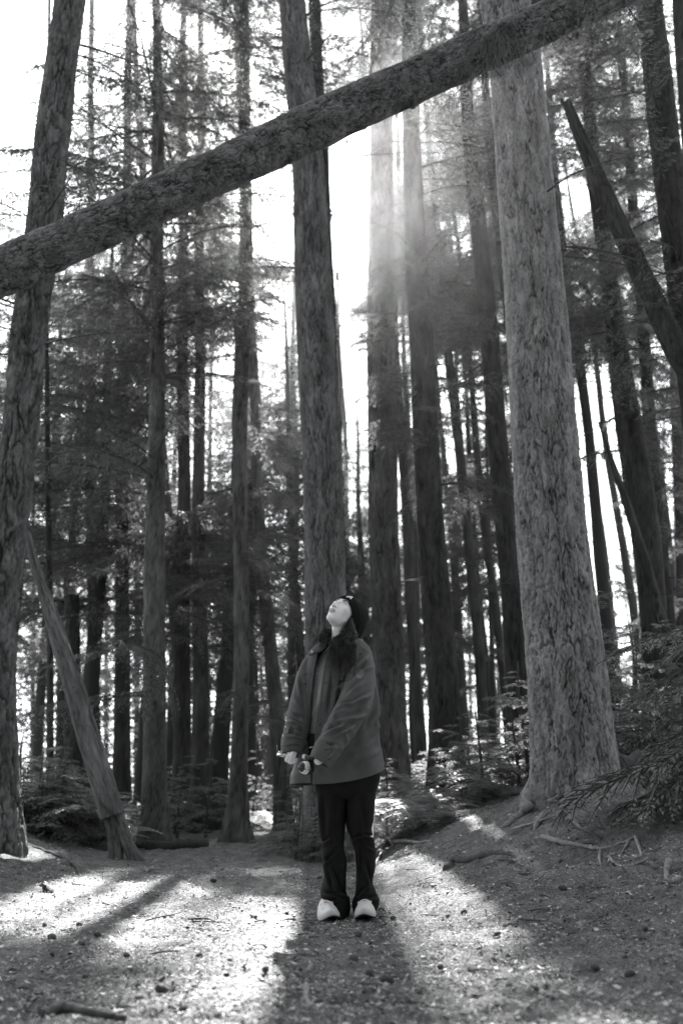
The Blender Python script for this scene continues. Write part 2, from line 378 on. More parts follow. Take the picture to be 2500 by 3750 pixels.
T('t10', 'conifer_tree', 'dark conifer with shaggy boughs halfway between the person and the big pale trunk',
  [(1490, 0, 48), (1506, 400, 62), (1523, 1000, 80), (1562, 1594, 92), (1580, 1913, 95), (1614, 2390, 106), (1634, 2860, 124)],
  11.8, M['bark_dark'], seg=70, rows=260, cell=(.045, .2), amp=.014, flare=.3)
T('t11', 'conifer_tree', 'thin far trunk in the gap left of the dark curving conifer',
  [(1602, 877, 26), (1655, 1434, 36), (1710, 1913, 36), (1754, 2390, 38), (1775, 2840, 42)], 19, M['bark_dark'], seg=24, rows=90)
T('t11b', 'conifer_tree', 'very thin pole-like trunk standing in the bright gap by the big pale trunk',
  [(1790, 2000, 16), (1800, 2400, 19), (1812, 2830, 22)], 22, M['bark_far'], seg=16, rows=50, top=9)
T('t12', 'conifer_tree', 'dark smooth conifer curving up close left of the big pale trunk',
  [(1690, 0, 34), (1711, 400, 44), (1746, 797, 60), (1794, 1275, 66), (1822, 1594, 71), (1862, 2072, 75), (1900, 2710, 84)],
  12.8, M['bark_dark'], seg=60, rows=240, cell=(.05, .3), amp=.009, flare=.3)
T('t13', 'conifer_tree', 'biggest conifer, pale cracked bark, standing on the bank right of the person',
  [(1850, 0, 174), (1885, 191, 184), (1927, 797, 202), (1969, 1275, 223), (2021, 1913, 247), (2067, 2390, 280), (2088, 2710, 300), (2105, 2950, 318)],
  7.6, M['bark_pale'], seg=210, rows=720, cell=(.027, .080), amp=.017, flare=.10, fh=.20, root=.25, lobes=6)
T('t15', 'conifer_tree', 'dark upright conifer by the bright gap near the right edge',
  [(2160, 400, 44), (2168, 638, 50), (2216, 957, 60), (2264, 1275, 68), (2316, 1594, 86), (2360, 1913, 96), (2392, 2311, 100), (2412, 2700, 108)],
  13, M['bark_dark'], seg=48, rows=200, amp=.012)
T('t15b', 'conifer_tree', 'dark conifer standing just behind the one by the bright gap on the right',
  [(2330, 900, 38), (2367, 1434, 46), (2405, 1900, 50), (2440, 2230, 54), (2470, 2700, 60)], 16, M['bark_dark'], seg=32, rows=120)
T('t16', 'conifer_tree', 'near dark trunk crossing the top right corner',
  [(2372, 0, 84), (2411, 319, 100), (2450, 638, 106), (2505, 1116, 110), (2560, 1594, 116), (2640, 2300, 126)],
  9.5, M['bark_dark'], seg=90, rows=300, cell=(.04, .12), amp=.014)
T('t16b', 'conifer_tree', 'dark trunk slipping out of the top right corner beside the nearer one',
  [(2500, 0, 70), (2530, 500, 78), (2600, 1400, 90)], 10.5, M['bark_dark'], seg=40, rows=120)
T('t18', 'conifer_tree', 'slim far trunk at the right edge below the leaning dead trunk',
  [(2440, 700, 34), (2478, 1500, 42), (2500, 2300, 50)], 20, M['bark_far'], seg=24, rows=80)
T('l1', 'dead_tree', 'dark broken-topped trunk among the shrubs left, behind the leaning split tree',
  [(262, 2180, 50), (269, 2500, 58), (272, 2980, 70)], 15, M['bark_dark'], seg=32, rows=90, top=-5, cat='dead tree')
T('l2', 'conifer_tree', 'thin dark pole of a tree between the left edge trunk and the broken trunk',
  [(170, 1300, 16), (180, 2000, 20), (186, 2950, 26)], 15, M['bark_dark'], seg=16, rows=60)
T('l3', 'conifer_tree', 'shaded trunk between the leaning split tree and the knotty conifer',
  [(452, 1500, 40), (446, 2500, 56), (448, 3000, 66)], 18, M['bark_dark'], seg=28, rows=90)
T('l4', 'conifer_tree', 'shaded trunk right of the left edge tree, low contrast in the shrubs',
  [(330, 1400, 34), (342, 2300, 44), (350, 2980, 52)], 20, M['bark_far'], seg=24, rows=80)

# leaning dead trunk, upper right (its foot is outside the frame)
def bent(name, label, cat, anch, Y, m, seg, rows, cell, amp, ext=None, jag=0, disp_style='furrow', ysl=0.):
    a = []
    for i, (px, py, w) in enumerate(anch):
        p = P(px, py, Y+ysl*i); a.append([*p, w/2*mpp(p)])
    if ext is not None: a.append([*ext])
    a = smooth_path(np.array(a), rows); C = a[:, :3]; r = a[:, 3]
    d = bark_disp(C, r, seg, cell[0], cell[1], amp, int(anch[0][0])+5, disp_style)
    if jag:
        k = np.arange(rows) < 4; C = C.copy(); th = np.arange(seg)
    V, F = tube(C, r, seg, d)
    if jag:
        Tn = C[0]-C[6]; Tn /= np.linalg.norm(Tn); q = _h(np.arange(seg)//max(1, seg//9), np.zeros(seg), 4)
        V[:seg] += Tn*(q*jag)[:, None]; V[-2] -= Tn*jag*.5
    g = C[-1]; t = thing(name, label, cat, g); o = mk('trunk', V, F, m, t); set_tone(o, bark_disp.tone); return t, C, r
gx = 3.9
lean_t, lean_C, lean_r = bent('dead_tree', 'dead broken-topped trunk leaning steeply left across the upper right', 'dead tree',
     [(2092, 425, 36), (2170, 620, 58), (2280, 860, 68), (2440, 1210, 84), (2540, 1420, 92)], 9.2, M['bark_dark'], 60, 260, (.05, .2), .012,
     ext=(6.6, 9.2, float(ground_z(6.6, 9.2)), .2), jag=.28)
snag_t, _, _ = bent('dead_tree', 'thin dead snag with a pointed top leaning in the bright gap on the right', 'dead tree',
     [(2190, 1545, 6), (2240, 1690, 20), (2300, 1870, 30), (2362, 2056, 40), (2420, 2300, 44)], 12.4, M['bark_dark'], 20, 90, (.05, .2), .006,
     ext=(4.95, 12.4, float(ground_z(4.95, 12.4)), .09))
# leaning split tree on the left
def split_tree():
    Y = 9.6
    base = ghit(462, 3140); t = thing('leaning_tree', 'pale leaning trunk split into two feet at the left of the path', 'tree', base)
    up = np.array([[*P(x, y, Y), w/2*mpp(P(x, y, Y))] for x, y, w in [(100, 1950, 22), (128, 2060, 34), (175, 2207, 50), (222, 2366, 62), (270, 2500, 74), (330, 2720, 80), (388, 2900, 86), (412, 2990, 88)]])
    a = smooth_path(up, 220); C = a[:, :3]; r = a[:, 3]
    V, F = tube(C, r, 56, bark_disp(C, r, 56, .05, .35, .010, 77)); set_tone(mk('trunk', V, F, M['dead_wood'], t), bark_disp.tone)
    for pts in ([(388, 2900, 50), (408, 2990, 50), (420, 3070, 48), (428, 3160, 54)], [(402, 2890, 48), (428, 2980, 52), (456, 3060, 48), (482, 3120, 44), (506, 3165, 60)]):
        b = smooth_path(np.array([[*P(x, y, Y), w/2*mpp(P(x, y, Y))] for x, y, w in pts]), 80)
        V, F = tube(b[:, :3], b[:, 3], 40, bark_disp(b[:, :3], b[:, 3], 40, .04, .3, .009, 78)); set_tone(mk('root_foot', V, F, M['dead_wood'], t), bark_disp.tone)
split_tree()

# ------------------------------------------------------------------ the fallen log overhead
def build_log():
    pts = [(-260, 1122, 172), (0, 1000, 166), (320, 852, 160), (638, 702, 156), (880, 590, 158), (1116, 476, 168), (1350, 372, 160), (1569, 271, 154), (1968, 92, 146), (2300, -60, 138)]
    a = []
    for i, (px, py, w) in enumerate(pts):
        p = P(px, py, 5.7+.06*i); a.append([*p, w/2*mpp(p)])
    a = np.array(a)
    k = (a[0]-a[1])/np.linalg.norm(a[0, :3]-a[1, :3]); L = (a[0, 2]-.25)/abs(k[2]); lo = a[0]+k*L; lo[3] = a[0, 3]*1.35; lo[2] = float(ground_z(lo[0], lo[1]))
    k2 = (a[-1]-a[-2])/np.linalg.norm(a[-1, :3]-a[-2, :3]); hi = a[-1]+k2*2.6; hi[3] = a[-1, 3]*.85
    body = smooth_path(a, 620); pre = np.array([lo+(a[0]-lo)*t for t in np.linspace(0, 1, 30)[:-1]]); post = np.array([a[-1]+(hi-a[-1])*t for t in np.linspace(0, 1, 16)[1:]])
    a = np.vstack([pre, body, post]); C = a[:, :3]; r = a[:, 3]
    s = np.linspace(0, 1, len(C)); seg = 170
    A = angs(seg)/(2*PI)
    d = bark_disp(C, r, seg, .036, .045, .0105, 303, 'scale')
    lump = .010*(vnoise(A[None]*5+0*s[:, None], s[:, None]*40+0*A[None], 9, 5)-.5)
    d = d+lump+.007*np.maximum(0, fbm(A[None]*12+0*s[:, None], s[:, None]*130+0*A[None], 44, 3)*np.sin(PI*A)[None])
    V, F = tube(C, r, seg, d)
    t = thing('fallen_log', 'long scaly-barked fallen trunk slanting across the whole upper picture', 'log', C[0])
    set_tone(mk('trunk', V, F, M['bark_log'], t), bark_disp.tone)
    for px, an, L, rr_ in ((250, 1.9, .10, .016), (930, .4, .05, .02), (1300, 2.1, .16, .014), (1480, -1.5, .09, .03), (1640, 1.6, .12, .012), (1050, -1.2, .05, .02), (2010, 1.2, .2, .014), (760, 1.8, .07, .012)):
        i = int(np.argmin(np.abs(proj(C)[0]-px))); dr = np.array([.3, -math.cos(an), math.sin(an)]); dr /= np.linalg.norm(dr); c = C[i]+dr*r[i]*.8
        st = np.array([c, c+dr*L*.5+[.01, 0, .01], c+dr*L]); mk('branch_stub', *tube(smooth_path(st, 8), np.linspace(rr_, rr_*.5, 8), 9, disp=.003*(np.random.RandomState(px).rand(8, 9)-.5)), M['stick_dark'], t)
    rs = np.random.RandomState(5); parts = []
    for cx, n, ln in ((1790, 90, .40), (1840, 70, .34), (1700, 30, .24), (1410, 26, .24), (1480, 18, .18), (2130, 26, .28), (1960, 18, .24)):
        for _ in range(n):
            px = cx+rs.randn()*22; i = int(np.argmin(np.abs(proj(C)[0]-px))); c = C[i]; rr = r[i]
            an = rs.uniform(-1.2, .9)
            p0 = c+np.array([0, -math.cos(an)*rr, math.sin(an)*rr])*1.02; L = ln*rs.uniform(.2, 1)
            q = [p0]; dx = rs.randn()*.25
            for j in range(7): q.append(q[-1]+np.array([dx*L/7+rs.randn()*.008, -.004+rs.randn()*.005, -L/7*(1 if j > 0 else .4)]))
            parts.append(tube(np.array(q), np.linspace(.0030, .0009, 8), 3))
    V, F = join(parts); mk('hanging_moss', V, F, M['moss'], t, kind='stuff')
    parts = []
    for _ in range(150):
        i = rs.randint(40, 640); an = rs.uniform(-1.0, 1.7); c = C[i]; rr = r[i]*1.0
        p0 = c+np.array([0, -math.cos(an)*rr, math.sin(an)*rr]); nrm = (p0-c)/rr; sz = rs.uniform(.012, .03)
        tdir = C[min(i+3, len(C)-1)]-C[i]; tdir /= np.linalg.norm(tdir); b = np.cross(nrm, tdir)
        q = np.array([p0-tdir*sz-b*sz*.5, p0+tdir*sz-b*sz*.4+nrm*sz*.3, p0+tdir*sz*.8+b*sz*.6+nrm*sz*.35, p0-tdir*sz*.9+b*sz*.5+nrm*.003])
        parts.append((q, [np.array([[0, 1, 2, 3]])]))
    V, F = join(parts); mk('bark_flakes', V, F, M['bark_log_plain'], t, smooth=False, kind='stuff')
    return C, r
LOGC, LOGR = build_log()

def haze(dens, an):
    V = np.array([[x, y, z] for x in (-60, 60) for y in (-35, 125) for z in (-4, 48)], float)
    F = np.array([[0, 1, 3, 2], [4, 6, 7, 5], [0, 4, 5, 1], [2, 3, 7, 6], [0, 2, 6, 4], [1, 5, 7, 3]])
    m = bpy.data.materials.new('haze'); m.use_nodes = True; nt = m.node_tree; nt.nodes.clear(); o = nt.nodes.new('ShaderNodeOutputMaterial'); v = nt.nodes.new('ShaderNodeVolumePrincipled')
    v.inputs['Density'].default_value = dens; v.inputs['Anisotropy'].default_value = an; v.inputs['Color'].default_value = (.4, .4, .4, 1); nt.links.new(v.outputs[0], o.inputs['Volume'])
    mk('haze', V, F, m, smooth=False, kind='stuff')
haze(.0010, .94)
# ------------------------------------------------------------------ boughs
def bough_mesh(name, L, seed, m_leaf, side=26, droop=.25, wid=.45, tw=(.07, .15), step=.05, kw=.022, dead=False, wood_r=.014, curl=.1, hang=(-1.0, .15)):
    rs = np.random.RandomState(seed); t = np.linspace(0, 1, 14)
    main = np.stack([L*t, .06*L*np.sin(t*3+rs.rand()*6)*t, .10*L*t-droop*L*t**2], -1)
    parts = [tube(main, wood_r*(1-.85*t)+.0015, 5)]; Q = []
    def at(p, s): return np.array([np.interp(s, t, p[:, k]) for k in range(3)])
    for i in range(side):
        s = .10+.9*(i+rs.rand()*.8)/side; s = min(s, .99); sg = 1 if i % 2 else -1
        ln = wid*L*(1-s*.82)**.8*rs.uniform(.45, 1.1)*(.45+.55*min(1, s*4)); b = at(main, s)
        ang = sg*math.radians(rs.uniform(38, 72)); u = np.linspace(0, 1, 7)
        sb = np.stack([b[0]+np.cos(ang)*ln*u, b[1]+np.sin(ang)*ln*u, b[2]+rs.uniform(-.12, .08)*ln*u-curl*ln*u**2-rs.rand()*.25*ln*u**2], -1)
        sb[:, 0] += .12*ln*u*u
        parts.append(tube(sb, .0045*(1-.8*u)+.0009, 3, cap=False))
        if dead:
            for k in range(rs.randint(1, 4)):
                c = sb[rs.randint(2, 6)]; e = c+rs.randn(3)*np.array([.08, .08, .05])*L*.5; parts.append(tube(np.array([c, (c+e)/2+rs.randn(3)*.01, e]), [.002, .0015, .0008], 3, cap=False))
            continue
        n = max(2, int(ln/step)); dirv = sb[-1]-sb[0]; dirv /= np.linalg.norm(dirv)+1e-9
        sid = np.cross(dirv, [0, 0, 1]); sid /= np.linalg.norm(sid)+1e-9
        for k in range(n+1):
            f = (k+.5)/(n+1); c = np.array([np.interp(f, u, sb[:, q]) for q in range(3)])
            for s2 in ((-1, 1) if k < n else (0,)):
                if rs.rand() < .07: continue
                l2 = rs.uniform(*tw)*(1.15-.6*f); d2 = dirv*rs.uniform(.5, .9)+sid*s2*rs.uniform(.4, 1)+np.array([0, 0, rs.uniform(*hang)])
                d2 /= np.linalg.norm(d2); w2 = np.cross(d2, [0, 0, 1])+rs.randn(3)*.35; w2 /= np.linalg.norm(w2); w = kw*rs.uniform(.7, 1.3)*.5
                Q.append([c, c+d2*l2*.35+w2*w, c+d2*l2, c+d2*l2*.45-w2*w])
    V, F = join(parts); nw = sum(len(f) for f in F)
    if Q:
        q = np.array(Q).reshape(-1, 3); f = np.arange(len(q)).reshape(-1, 4)+len(V)
        V = np.vstack([V, q]); nt = F[1] if len(F) > 1 else np.zeros((0, 3), int)
        F = [F[0], f]+([nt] if len(nt) else []); idx = np.concatenate([np.zeros(len(F[0])), np.ones(len(f)), np.zeros(len(nt))])
    else: idx = np.zeros(nw)
    me = mesh_data(name, V, F, [M['twig'], m_leaf], smooth=False, matidx=idx); me['L'] = L; return me
BOUGH = [bough_mesh('bough', 2.0, 10+i, M['needles'], side=24+2*i, droop=.12+.05*i, wid=.42+.02*i, curl=.3) for i in range(6)]
BFAR = [bough_mesh('bough', 2.4, 40+i, M['needles_far'], side=20, droop=.2+.05*i, wid=.4, tw=(.12, .24), step=.085, kw=.055, curl=.35) for i in range(4)]
BYOUNG = [bough_mesh('bough', 1.0, 140+i, M['needles_young'], side=20, droop=.2+.05*i, wid=.5, tw=(.05, .11), step=.04, kw=.024, curl=.2, hang=(-.5, .3), wood_r=.007) for i in range(4)]
BDEAD = [bough_mesh('dead_branch', 1.2, 60+i, M['twig'], side=9, droop=.15+.1*i, wid=.5, dead=True, wood_r=.012) for i in range(4)]
BNEAR = [bough_mesh('bough', 1.3, 80+i, M['needles_near'], side=56, droop=.22+.06*i, wid=.5, tw=(.03, .07), step=.016, kw=.015, curl=.25, wood_r=.009, hang=(-.6, .1)) for i in range(3)]
def place(me, nm, root, base, tip, roll=0., sc=None):
    base = np.asarray(base, float); d = np.asarray(tip, float)-base; L = np.linalg.norm(d); x = d/L
    y = np.cross([0, 0, 1], x); y /= np.linalg.norm(y)+1e-9; z = np.cross(x, y); s = L/me['L'] if sc is None else sc
    R = Matrix((x, y, z)).transposed() @ Matrix.Rotation(roll, 3, 'X')
    o = bpy.data.objects.new(nm, me); COL.objects.link(o); o.parent = root
    Mx = (R*s).to_4x4(); Mx.translation = Vector(base-wloc(root)); o.matrix_basis = Mx; return o

# sunlit clearings on the ground (seen from the path) and sky gaps between the crowns: no bough grows there
LIT = [(500, 3400, 640, 150), (90, 3280, 260, 120), (1540, 3140, 200, 100), (1730, 3570, 210, 150), (1450, 3260, 120, 110), (960, 3190, 150, 14)]
PERS = np.array([[-.2, 5.45, .9], [-.1, 5.45, 1.3], [.18, 5.45, 1.45], [.25, 5.5, 1.1], [.02, 5.45, 1.6]])
GAPS = [(95, 330, 90, 300, .6), (760, 250, 80, 300, .6), (560, 90, 200, 90, .5), (430, 420, 80, 120, .4), (970, 600, 110, 320, .93), (1250, 700, 130, 360, 1.),
        (1330, 1000, 60, 400, .6), (2190, 1720, 85, 440, .97), (2085, 640, 55, 260, .7), (1655, 1500, 40, 260, .75), (1270, 1500, 60, 380, .5), (1480, 1500, 26, 480, .8), (1545, 1700, 20, 400, .6),
        (1450, 450, 60, 200, .7), (1960, 180, 50, 150, .5), (660, 800, 70, 200, .4), (1690, 900, 45, 200, .5), (380, 880, 90, 80, .6), (60, 1350, 50, 100, .5)]
def ok_pts(pts, gaps=True, lit=True):
    pts = np.asarray(pts)
    g = pts-SUNV*((pts[:, 2:3])/SUNV[2]); gx_, gy_ = proj(g)
    inf = g[:, 1] > 1.5
    for cx, cyy, rx, ry in (LIT if lit else []):
        if np.any(inf & (((gx_-cx)/rx)**2+((gy_-cyy)/ry)**2 < 1.0)) and random.random() < .98: return False
    for q in PERS:
        dv = pts-q; t = dv@SUNV; dist = np.linalg.norm(dv-t[:, None]*SUNV, axis=1)
        if np.any((t > 0) & (dist < .35)): return False
    for q in SHR:
        dv = pts-q; t = dv@SUNV; dist = np.linalg.norm(dv-t[:, None]*SUNV, axis=1)
        if np.any((t > .8) & (dist < .7)) and random.random() < .8: return False
    if gaps:
        px, py = proj(pts)
        for cx, cyy, rx, ry, p in GAPS:
            if np.any(((px-cx)/rx)**2+((py-cyy)/ry)**2 < 1) and random.random() < p: return False
    return True
SHR = np.array([P(*a) for a in ((1480, 2930, 11), (1600, 2930, 11.5), (1720, 2880, 12), (1860, 2850, 12.5), (2290, 2720, 11), (2420, 2600, 11), (960, 2950, 18), (985, 3040, 16), (1000, 2860, 22))])
NB = 0
def add_boughs(key, zr, n, L, meshes=BOUGH, az=None, gaps=True, slope=(-.25, .25), nm='bough', thin=0, lit=True):
    global NB
    t, ax = key if isinstance(key, tuple) else MAIN[key]; rs = random.Random(len(COL.objects))
    for i in range(n):
        for tr in range(4):
            z = rs.uniform(*zr); a = rs.uniform(0, 2*PI) if az is None else rs.uniform(*az); c, r = at_h(ax, z)
            l = rs.uniform(*L)*(1-thin*max(0, (z-zr[0])/(zr[1]-zr[0]))); d = np.array([math.cos(a), math.sin(a), rs.uniform(*slope)]); d /= np.linalg.norm(d)
            b = c+d*r*.8; e = b+d*l
            if ok_pts([b+(e-b)*f for f in (.2, .5, .8, 1)], gaps, lit):
                place(rs.choice(meshes), nm, t, b, e, rs.uniform(-.8, .8)); NB += 1; break
add_boughs('t2', (1.6, 11.5), 38, (1.0, 2.0)); add_boughs('t2', (11, 17), 22, (2.0, 3.0)); add_boughs('t2', (6.5, 12.2), 60, (1.3, 2.7), gaps=False); add_boughs('t4', (9.5, 13.2), 44, (.8, 1.9), gaps=False); add_boughs('t10', (5.2, 7.6), 16, (.6, 1.2), az=(2.2, 4.1), lit=False)
add_boughs('t3a', (2.5, 13), 38, (1.2, 2.2)); add_boughs('t3b', (2.5, 13), 34, (1.2, 2.2))
add_boughs('t4', (5.0, 12.5), 34, (.8, 1.8)); add_boughs('t4', (1.5, 6), 10, (.7, 1.2)); add_boughs('t6', (3, 11), 30, (.8, 1.6))
add_boughs('t10', (4.2, 7.6), 44, (.5, 1.1)); add_boughs('t10', (7.6, 12), 22, (.8, 1.8)); add_boughs('t12', (8, 13), 16, (.9, 1.8))
add_boughs('t15', (5, 14.5), 70, (.9, 2.0)); add_boughs('t15b', (3.5, 16), 80, (.9, 2.0)); add_boughs('t18', (2, 18), 80, (1., 2.2))
add_boughs('t9', (6, 14), 24, (.7, 1.5)); add_boughs('t11', (5.5, 14), 40, (.8, 1.7)); add_boughs('l2', (3, 12), 26, (1, 2)); add_boughs('l3', (3, 14), 34, (1.1, 2.2)); add_boughs('l4', (2.5, 15), 34, (1.2, 2.4))
add_boughs('t5', (4, 20), 34, (1.2, 2.4), BFAR); add_boughs('t7b', (4, 14), 26, (.8, 1.6)); add_boughs('t8', (8.5, 13), 16, (.8, 1.8)); add_boughs('t7', (8, 10.5), 6, (.8, 1.3), BDEAD, nm='dead_branch')
add_boughs('left', (4.4, 8.6), 12, (.8, 1.6), az=(-2.9, 1.2)); add_boughs('t16', (5, 9.5), 18, (.8, 1.6), az=(1.8, 4.4)); add_boughs((lean_t, (lean_C[::-1], lean_r[::-1])), (4.2, 6.2), 7, (.5, .9), BDEAD, nm='dead_branch')
for k, zr, n in (('t2', (3, 11), 26), ('t4', (3, 11), 20), ('t8', (3, 10), 12), ('t10', (2, 8), 16), ('t12', (3, 11), 18), ('t11', (3, 12), 14), ('t6', (3, 10), 12), ('t15', (2, 9), 16), ('t13', (5, 7.5), 4), ('t3b', (2, 9), 12), ('left', (4, 8), 5)):
    add_boughs(k, zr, n, (.35, 1.3), BDEAD, gaps=False, nm='dead_branch')
# long bare limb crossing over the path at mid height
for p0, p1, Y in (((600, 1385), (960, 1372), 12.6), ((1240, 575), (1640, 560), 12), ((600, 820), (960, 828), 12.6)):
    place(BDEAD[0], 'dead_branch', MAIN['t2' if p0[0] < 1000 else 't8'][0], P(*p0, Y), P(*p1, Y))

# extra boughs added to cast shade on the ground between and around the clearings
def shade_spot(px, py, rad, n):
    rr = random.Random(int(px+py))
    for _ in range(n):
        g = ghit(px+rr.uniform(-rad, rad), py+rr.uniform(-rad, rad)*.5); best = None
        for _ in range(30):
            p = g+SUNV*rr.uniform(6, 24)
            for k, (t, ax) in MAIN.items():
                if p[2] > ax[0][-1, 2]: continue
                c, r = at_h(ax, p[2]); d = np.hypot(*(p-c)[:2])
                if .35 < d < 2.4 and (best is None or d < best[0]): best = (d, p, c, t)
        if best:
            d, p, c, t = best; u = (p-c)/d; place(rr.choice(BOUGH), 'bough', t, c+u*.1+np.array([0, 0, .1*d]), p+u*.45, rr.uniform(-.5, .5))
for a in ((2080, 3480, 110, 12), (2200, 3680, 140, 12), (1960, 3290, 110, 8), (2250, 3350, 160, 10), (700, 3100, 260, 16), (130, 3650, 160, 7), (640, 3050, 200, 4)): shade_spot(*a)

# ------------------------------------------------------------------ trees farther back
def far_tree(px, Y, w, lean, nb, zr, group, label, m='bark_far', L=(1.1, 2.4), top=None, gaps=True):
    base = P(px, 2900, Y); gz = float(ground_z(base[0], base[1], False)); top = top or gz+Y*.95+random.uniform(2, 6)
    n = 26; z = np.linspace(gz-.2, top, n); s = (z-gz)/20
    C = np.stack([base[0]+lean*(z-gz)+.05*np.sin(z*.7+px), np.full(n, Y)+.04*np.sin(z*.6+px), z], -1); r = w/2*(1-.85*np.clip((z-gz)/(top-gz), 0, 1)**1.2)+.05*w*np.exp(-(z-gz)/.4)*4; r = np.maximum(r, .02)
    sg = 14; d = (vnoise(np.arange(sg)[None]*.9+0*z[:, None], z[:, None]*2.2+0*np.arange(sg)[None], int(px), None)-.5)*w*.12
    V, F = tube(C, r, sg, d); t = thing('conifer_tree', label, 'tree', (base[0], Y, gz), group); mk('trunk', V, F, M[m], t)
    add_boughs((t, (C, r)), (gz+zr[0], min(top, gz+zr[1])), nb, L, BFAR if Y > 21 else BOUGH, gaps=gaps)
    FAR.append((px, Y, w, t)); return t
FAR = []
GL = ('conifers standing in the shaded wood at the left', 'slim background conifer in the dense shaded wood on the left')
GM = ('conifers standing far behind the path', 'slim background conifer seen far off between the trunks in the middle')
GR = ('conifers standing far off at the right', 'slim background conifer against the bright sky on the right')
rs = random.Random(3)
for i in range(11):
    px = -60+i*96+rs.uniform(-14, 14); Y = rs.uniform(17, 36) if i % 3 else rs.uniform(15.5, 22)
    if abs(px-20) < 60: Y = 20
    far_tree(px, Y, rs.uniform(.16, .34), rs.uniform(-.035, .01), 48, (rs.uniform(1.2, 4), Y*.85), *GL, L=(1.2, 2.8), top=Y*rs.uniform(.40, .66))
for i in range(15):
    px = 950+i*60+rs.uniform(-14, 14); Y = rs.uniform(20, 46)
    far_tree(px, Y, rs.uniform(.16, .34), rs.uniform(-.06, -.01), 70, (rs.uniform(1.5, 6), Y*.9), *GM, top=Y*rs.uniform(.42, .8))
for i in range(10):
    px = 1800+i*86+rs.uniform(-14, 14); Y = rs.uniform(18, 44)
    if 2090 < px < 2270: Y = rs.uniform(38, 50)
    far_tree(px, Y, rs.uniform(.14, .3), rs.uniform(-.07, -.02), 72, (rs.uniform(2, 7), Y*.9), *GR, top=Y*rs.uniform(.45, .9))

for px, Y, nb, zr, w in ((2020, 15, 110, (6.5, 17), .26), (2290, 17, 110, (6, 19), .24), (2450, 15.5, 110, (5.5, 17), .3), (1610, 20, 80, (8, 21), .22), (1470, 24, 70, (6, 24), .22), (1300, 26, 50, (4, 16), .2)):
    far_tree(px, Y, w, -.04, nb, zr, *(GR if px > 1900 else GM), L=(1.0, 2.2))
# ------------------------------------------------------------------ young conifers and shrubs under the trees
def fern_mesh(seed, n=16, L=.55):
    rs = np.random.RandomState(seed); parts = []; Q = []
    for i in range(n):
        a = i/n*2*PI+rs.rand()*.5; l = L*rs.uniform(.6, 1.1); u = np.linspace(0, 1, 8); h = rs.uniform(.35, .8)
        C = np.stack([np.cos(a)*l*u, np.sin(a)*l*u, l*(h*1.6*u-1.5*h*u**2)+.02], -1); parts.append(tube(C, .003*(1-.7*u), 3, cap=False))
        sd = np.array([-math.sin(a), math.cos(a), 0])
        for k in range(14):
            f = .12+.86*k/14; c = np.array([np.interp(f, u, C[:, q]) for q in range(3)]); lw = .13*l/.55*(1-abs(f-.35)*1.25)+.012
            for s in (-1, 1):
                e = c+sd*s*lw+np.array([math.cos(a), math.sin(a), -.25])*lw*.35; w = np.array([math.cos(a), math.sin(a), 0])*.013
                Q.append([c-w*.6, (c+e)/2-w, e, (c+e)/2+w])
    V, F = join(parts); q = np.array(Q).reshape(-1, 3); f = np.arange(len(q)).reshape(-1, 4)+len(V)
    return mesh_data('frond', np.vstack([V, q]), [F[0], f], [M['fern']], smooth=False)
FERN = [fern_mesh(100+i) for i in range(4)]
def sapling(p, h, nb, L, name, label, cat, group=None, meshes=BYOUNG, spread=1., gaps=False):
    t = thing(name, label, cat, p, group); z = np.linspace(-.1, h, 12); C = np.stack([p[0]+.03*np.sin(z*3+p[0]), p[1]+0*z, p[2]+z], -1); r = .018*h*(1-z/h*.9)+.003
    V, F = tube(C, r, 7); mk('stem', V, F, M['twig'], t)
    rr = random.Random(int(p[0]*100+p[1]*7))
    for i in range(nb):
        f = rr.uniform(.12, .97); a = rr.uniform(0, 2*PI); l = L*(1.12-f)*rr.uniform(.7, 1.15); b = np.array([np.interp(f*h, z, C[:, k]) for k in range(3)])
        d = np.array([math.cos(a), math.sin(a), rr.uniform(-.15, .35)]); place(rr.choice(meshes), 'bough', t, b, b+d*l, rr.uniform(-.3, .3))
    YOUNG.append((float(proj(np.array(p))[0]), h, t)); return t
YOUNG = []
def shrub_zone(lst, name, label, cat, group):
    for px, Y, h, nb, L in lst:
        q = P(px, 2900, Y); q[2] = float(ground_z(q[0], q[1], False)); sapling(q, h, nb, L, name, label, cat, group)
rs = random.Random(9)
shrub_zone([(50+rs.uniform(0, 215), rs.uniform(10.4, 13.5), rs.uniform(.5, 1.1), 18, .8) for _ in range(18)], 'young_conifer', 'low shaded young conifer in the thicket left of the split leaning trunk', 'young tree', 'young conifers in the left thicket')
shrub_zone([(480+rs.uniform(0, 300), rs.uniform(14, 19), rs.uniform(.6, 1.6), 15, .8) for _ in range(9)], 'young_conifer', 'young conifer growing behind the knotty trunk and the dark pair', 'young tree', 'young conifers behind the left trunks')
shrub_zone([(920+rs.uniform(0, 150), rs.uniform(16, 24), rs.uniform(.6, 1.5), 15, .7) for _ in range(9)], 'young_conifer', 'sunlit young conifer beside the far bend of the path', 'young tree', 'young conifers at the path bend')
shrub_zone([(1050+rs.uniform(0, 150), rs.uniform(9.6, 10.8), rs.uniform(.25, .6), 14, .45) for _ in range(8)], 'young_conifer', 'low young conifer at the foot of the thick trunk behind the person', 'young tree', 'young conifers behind the person')
shrub_zone([(1400+rs.uniform(0, 560), rs.uniform(9.3, 17), rs.uniform(.5, 1.2), 18, .75) for _ in range(22)], 'young_conifer', 'low bright young conifer between the person and the big pale trunk', 'young tree', 'young conifers behind the right bank')
shrub_zone([(2140+rs.uniform(0, 420), rs.uniform(8.6, 19), rs.uniform(.8, 2.4), 22, 1.1) for _ in range(22)], 'young_conifer', 'young conifer in the bright thicket right of the big pale trunk', 'young tree', 'young conifers in the right thicket')
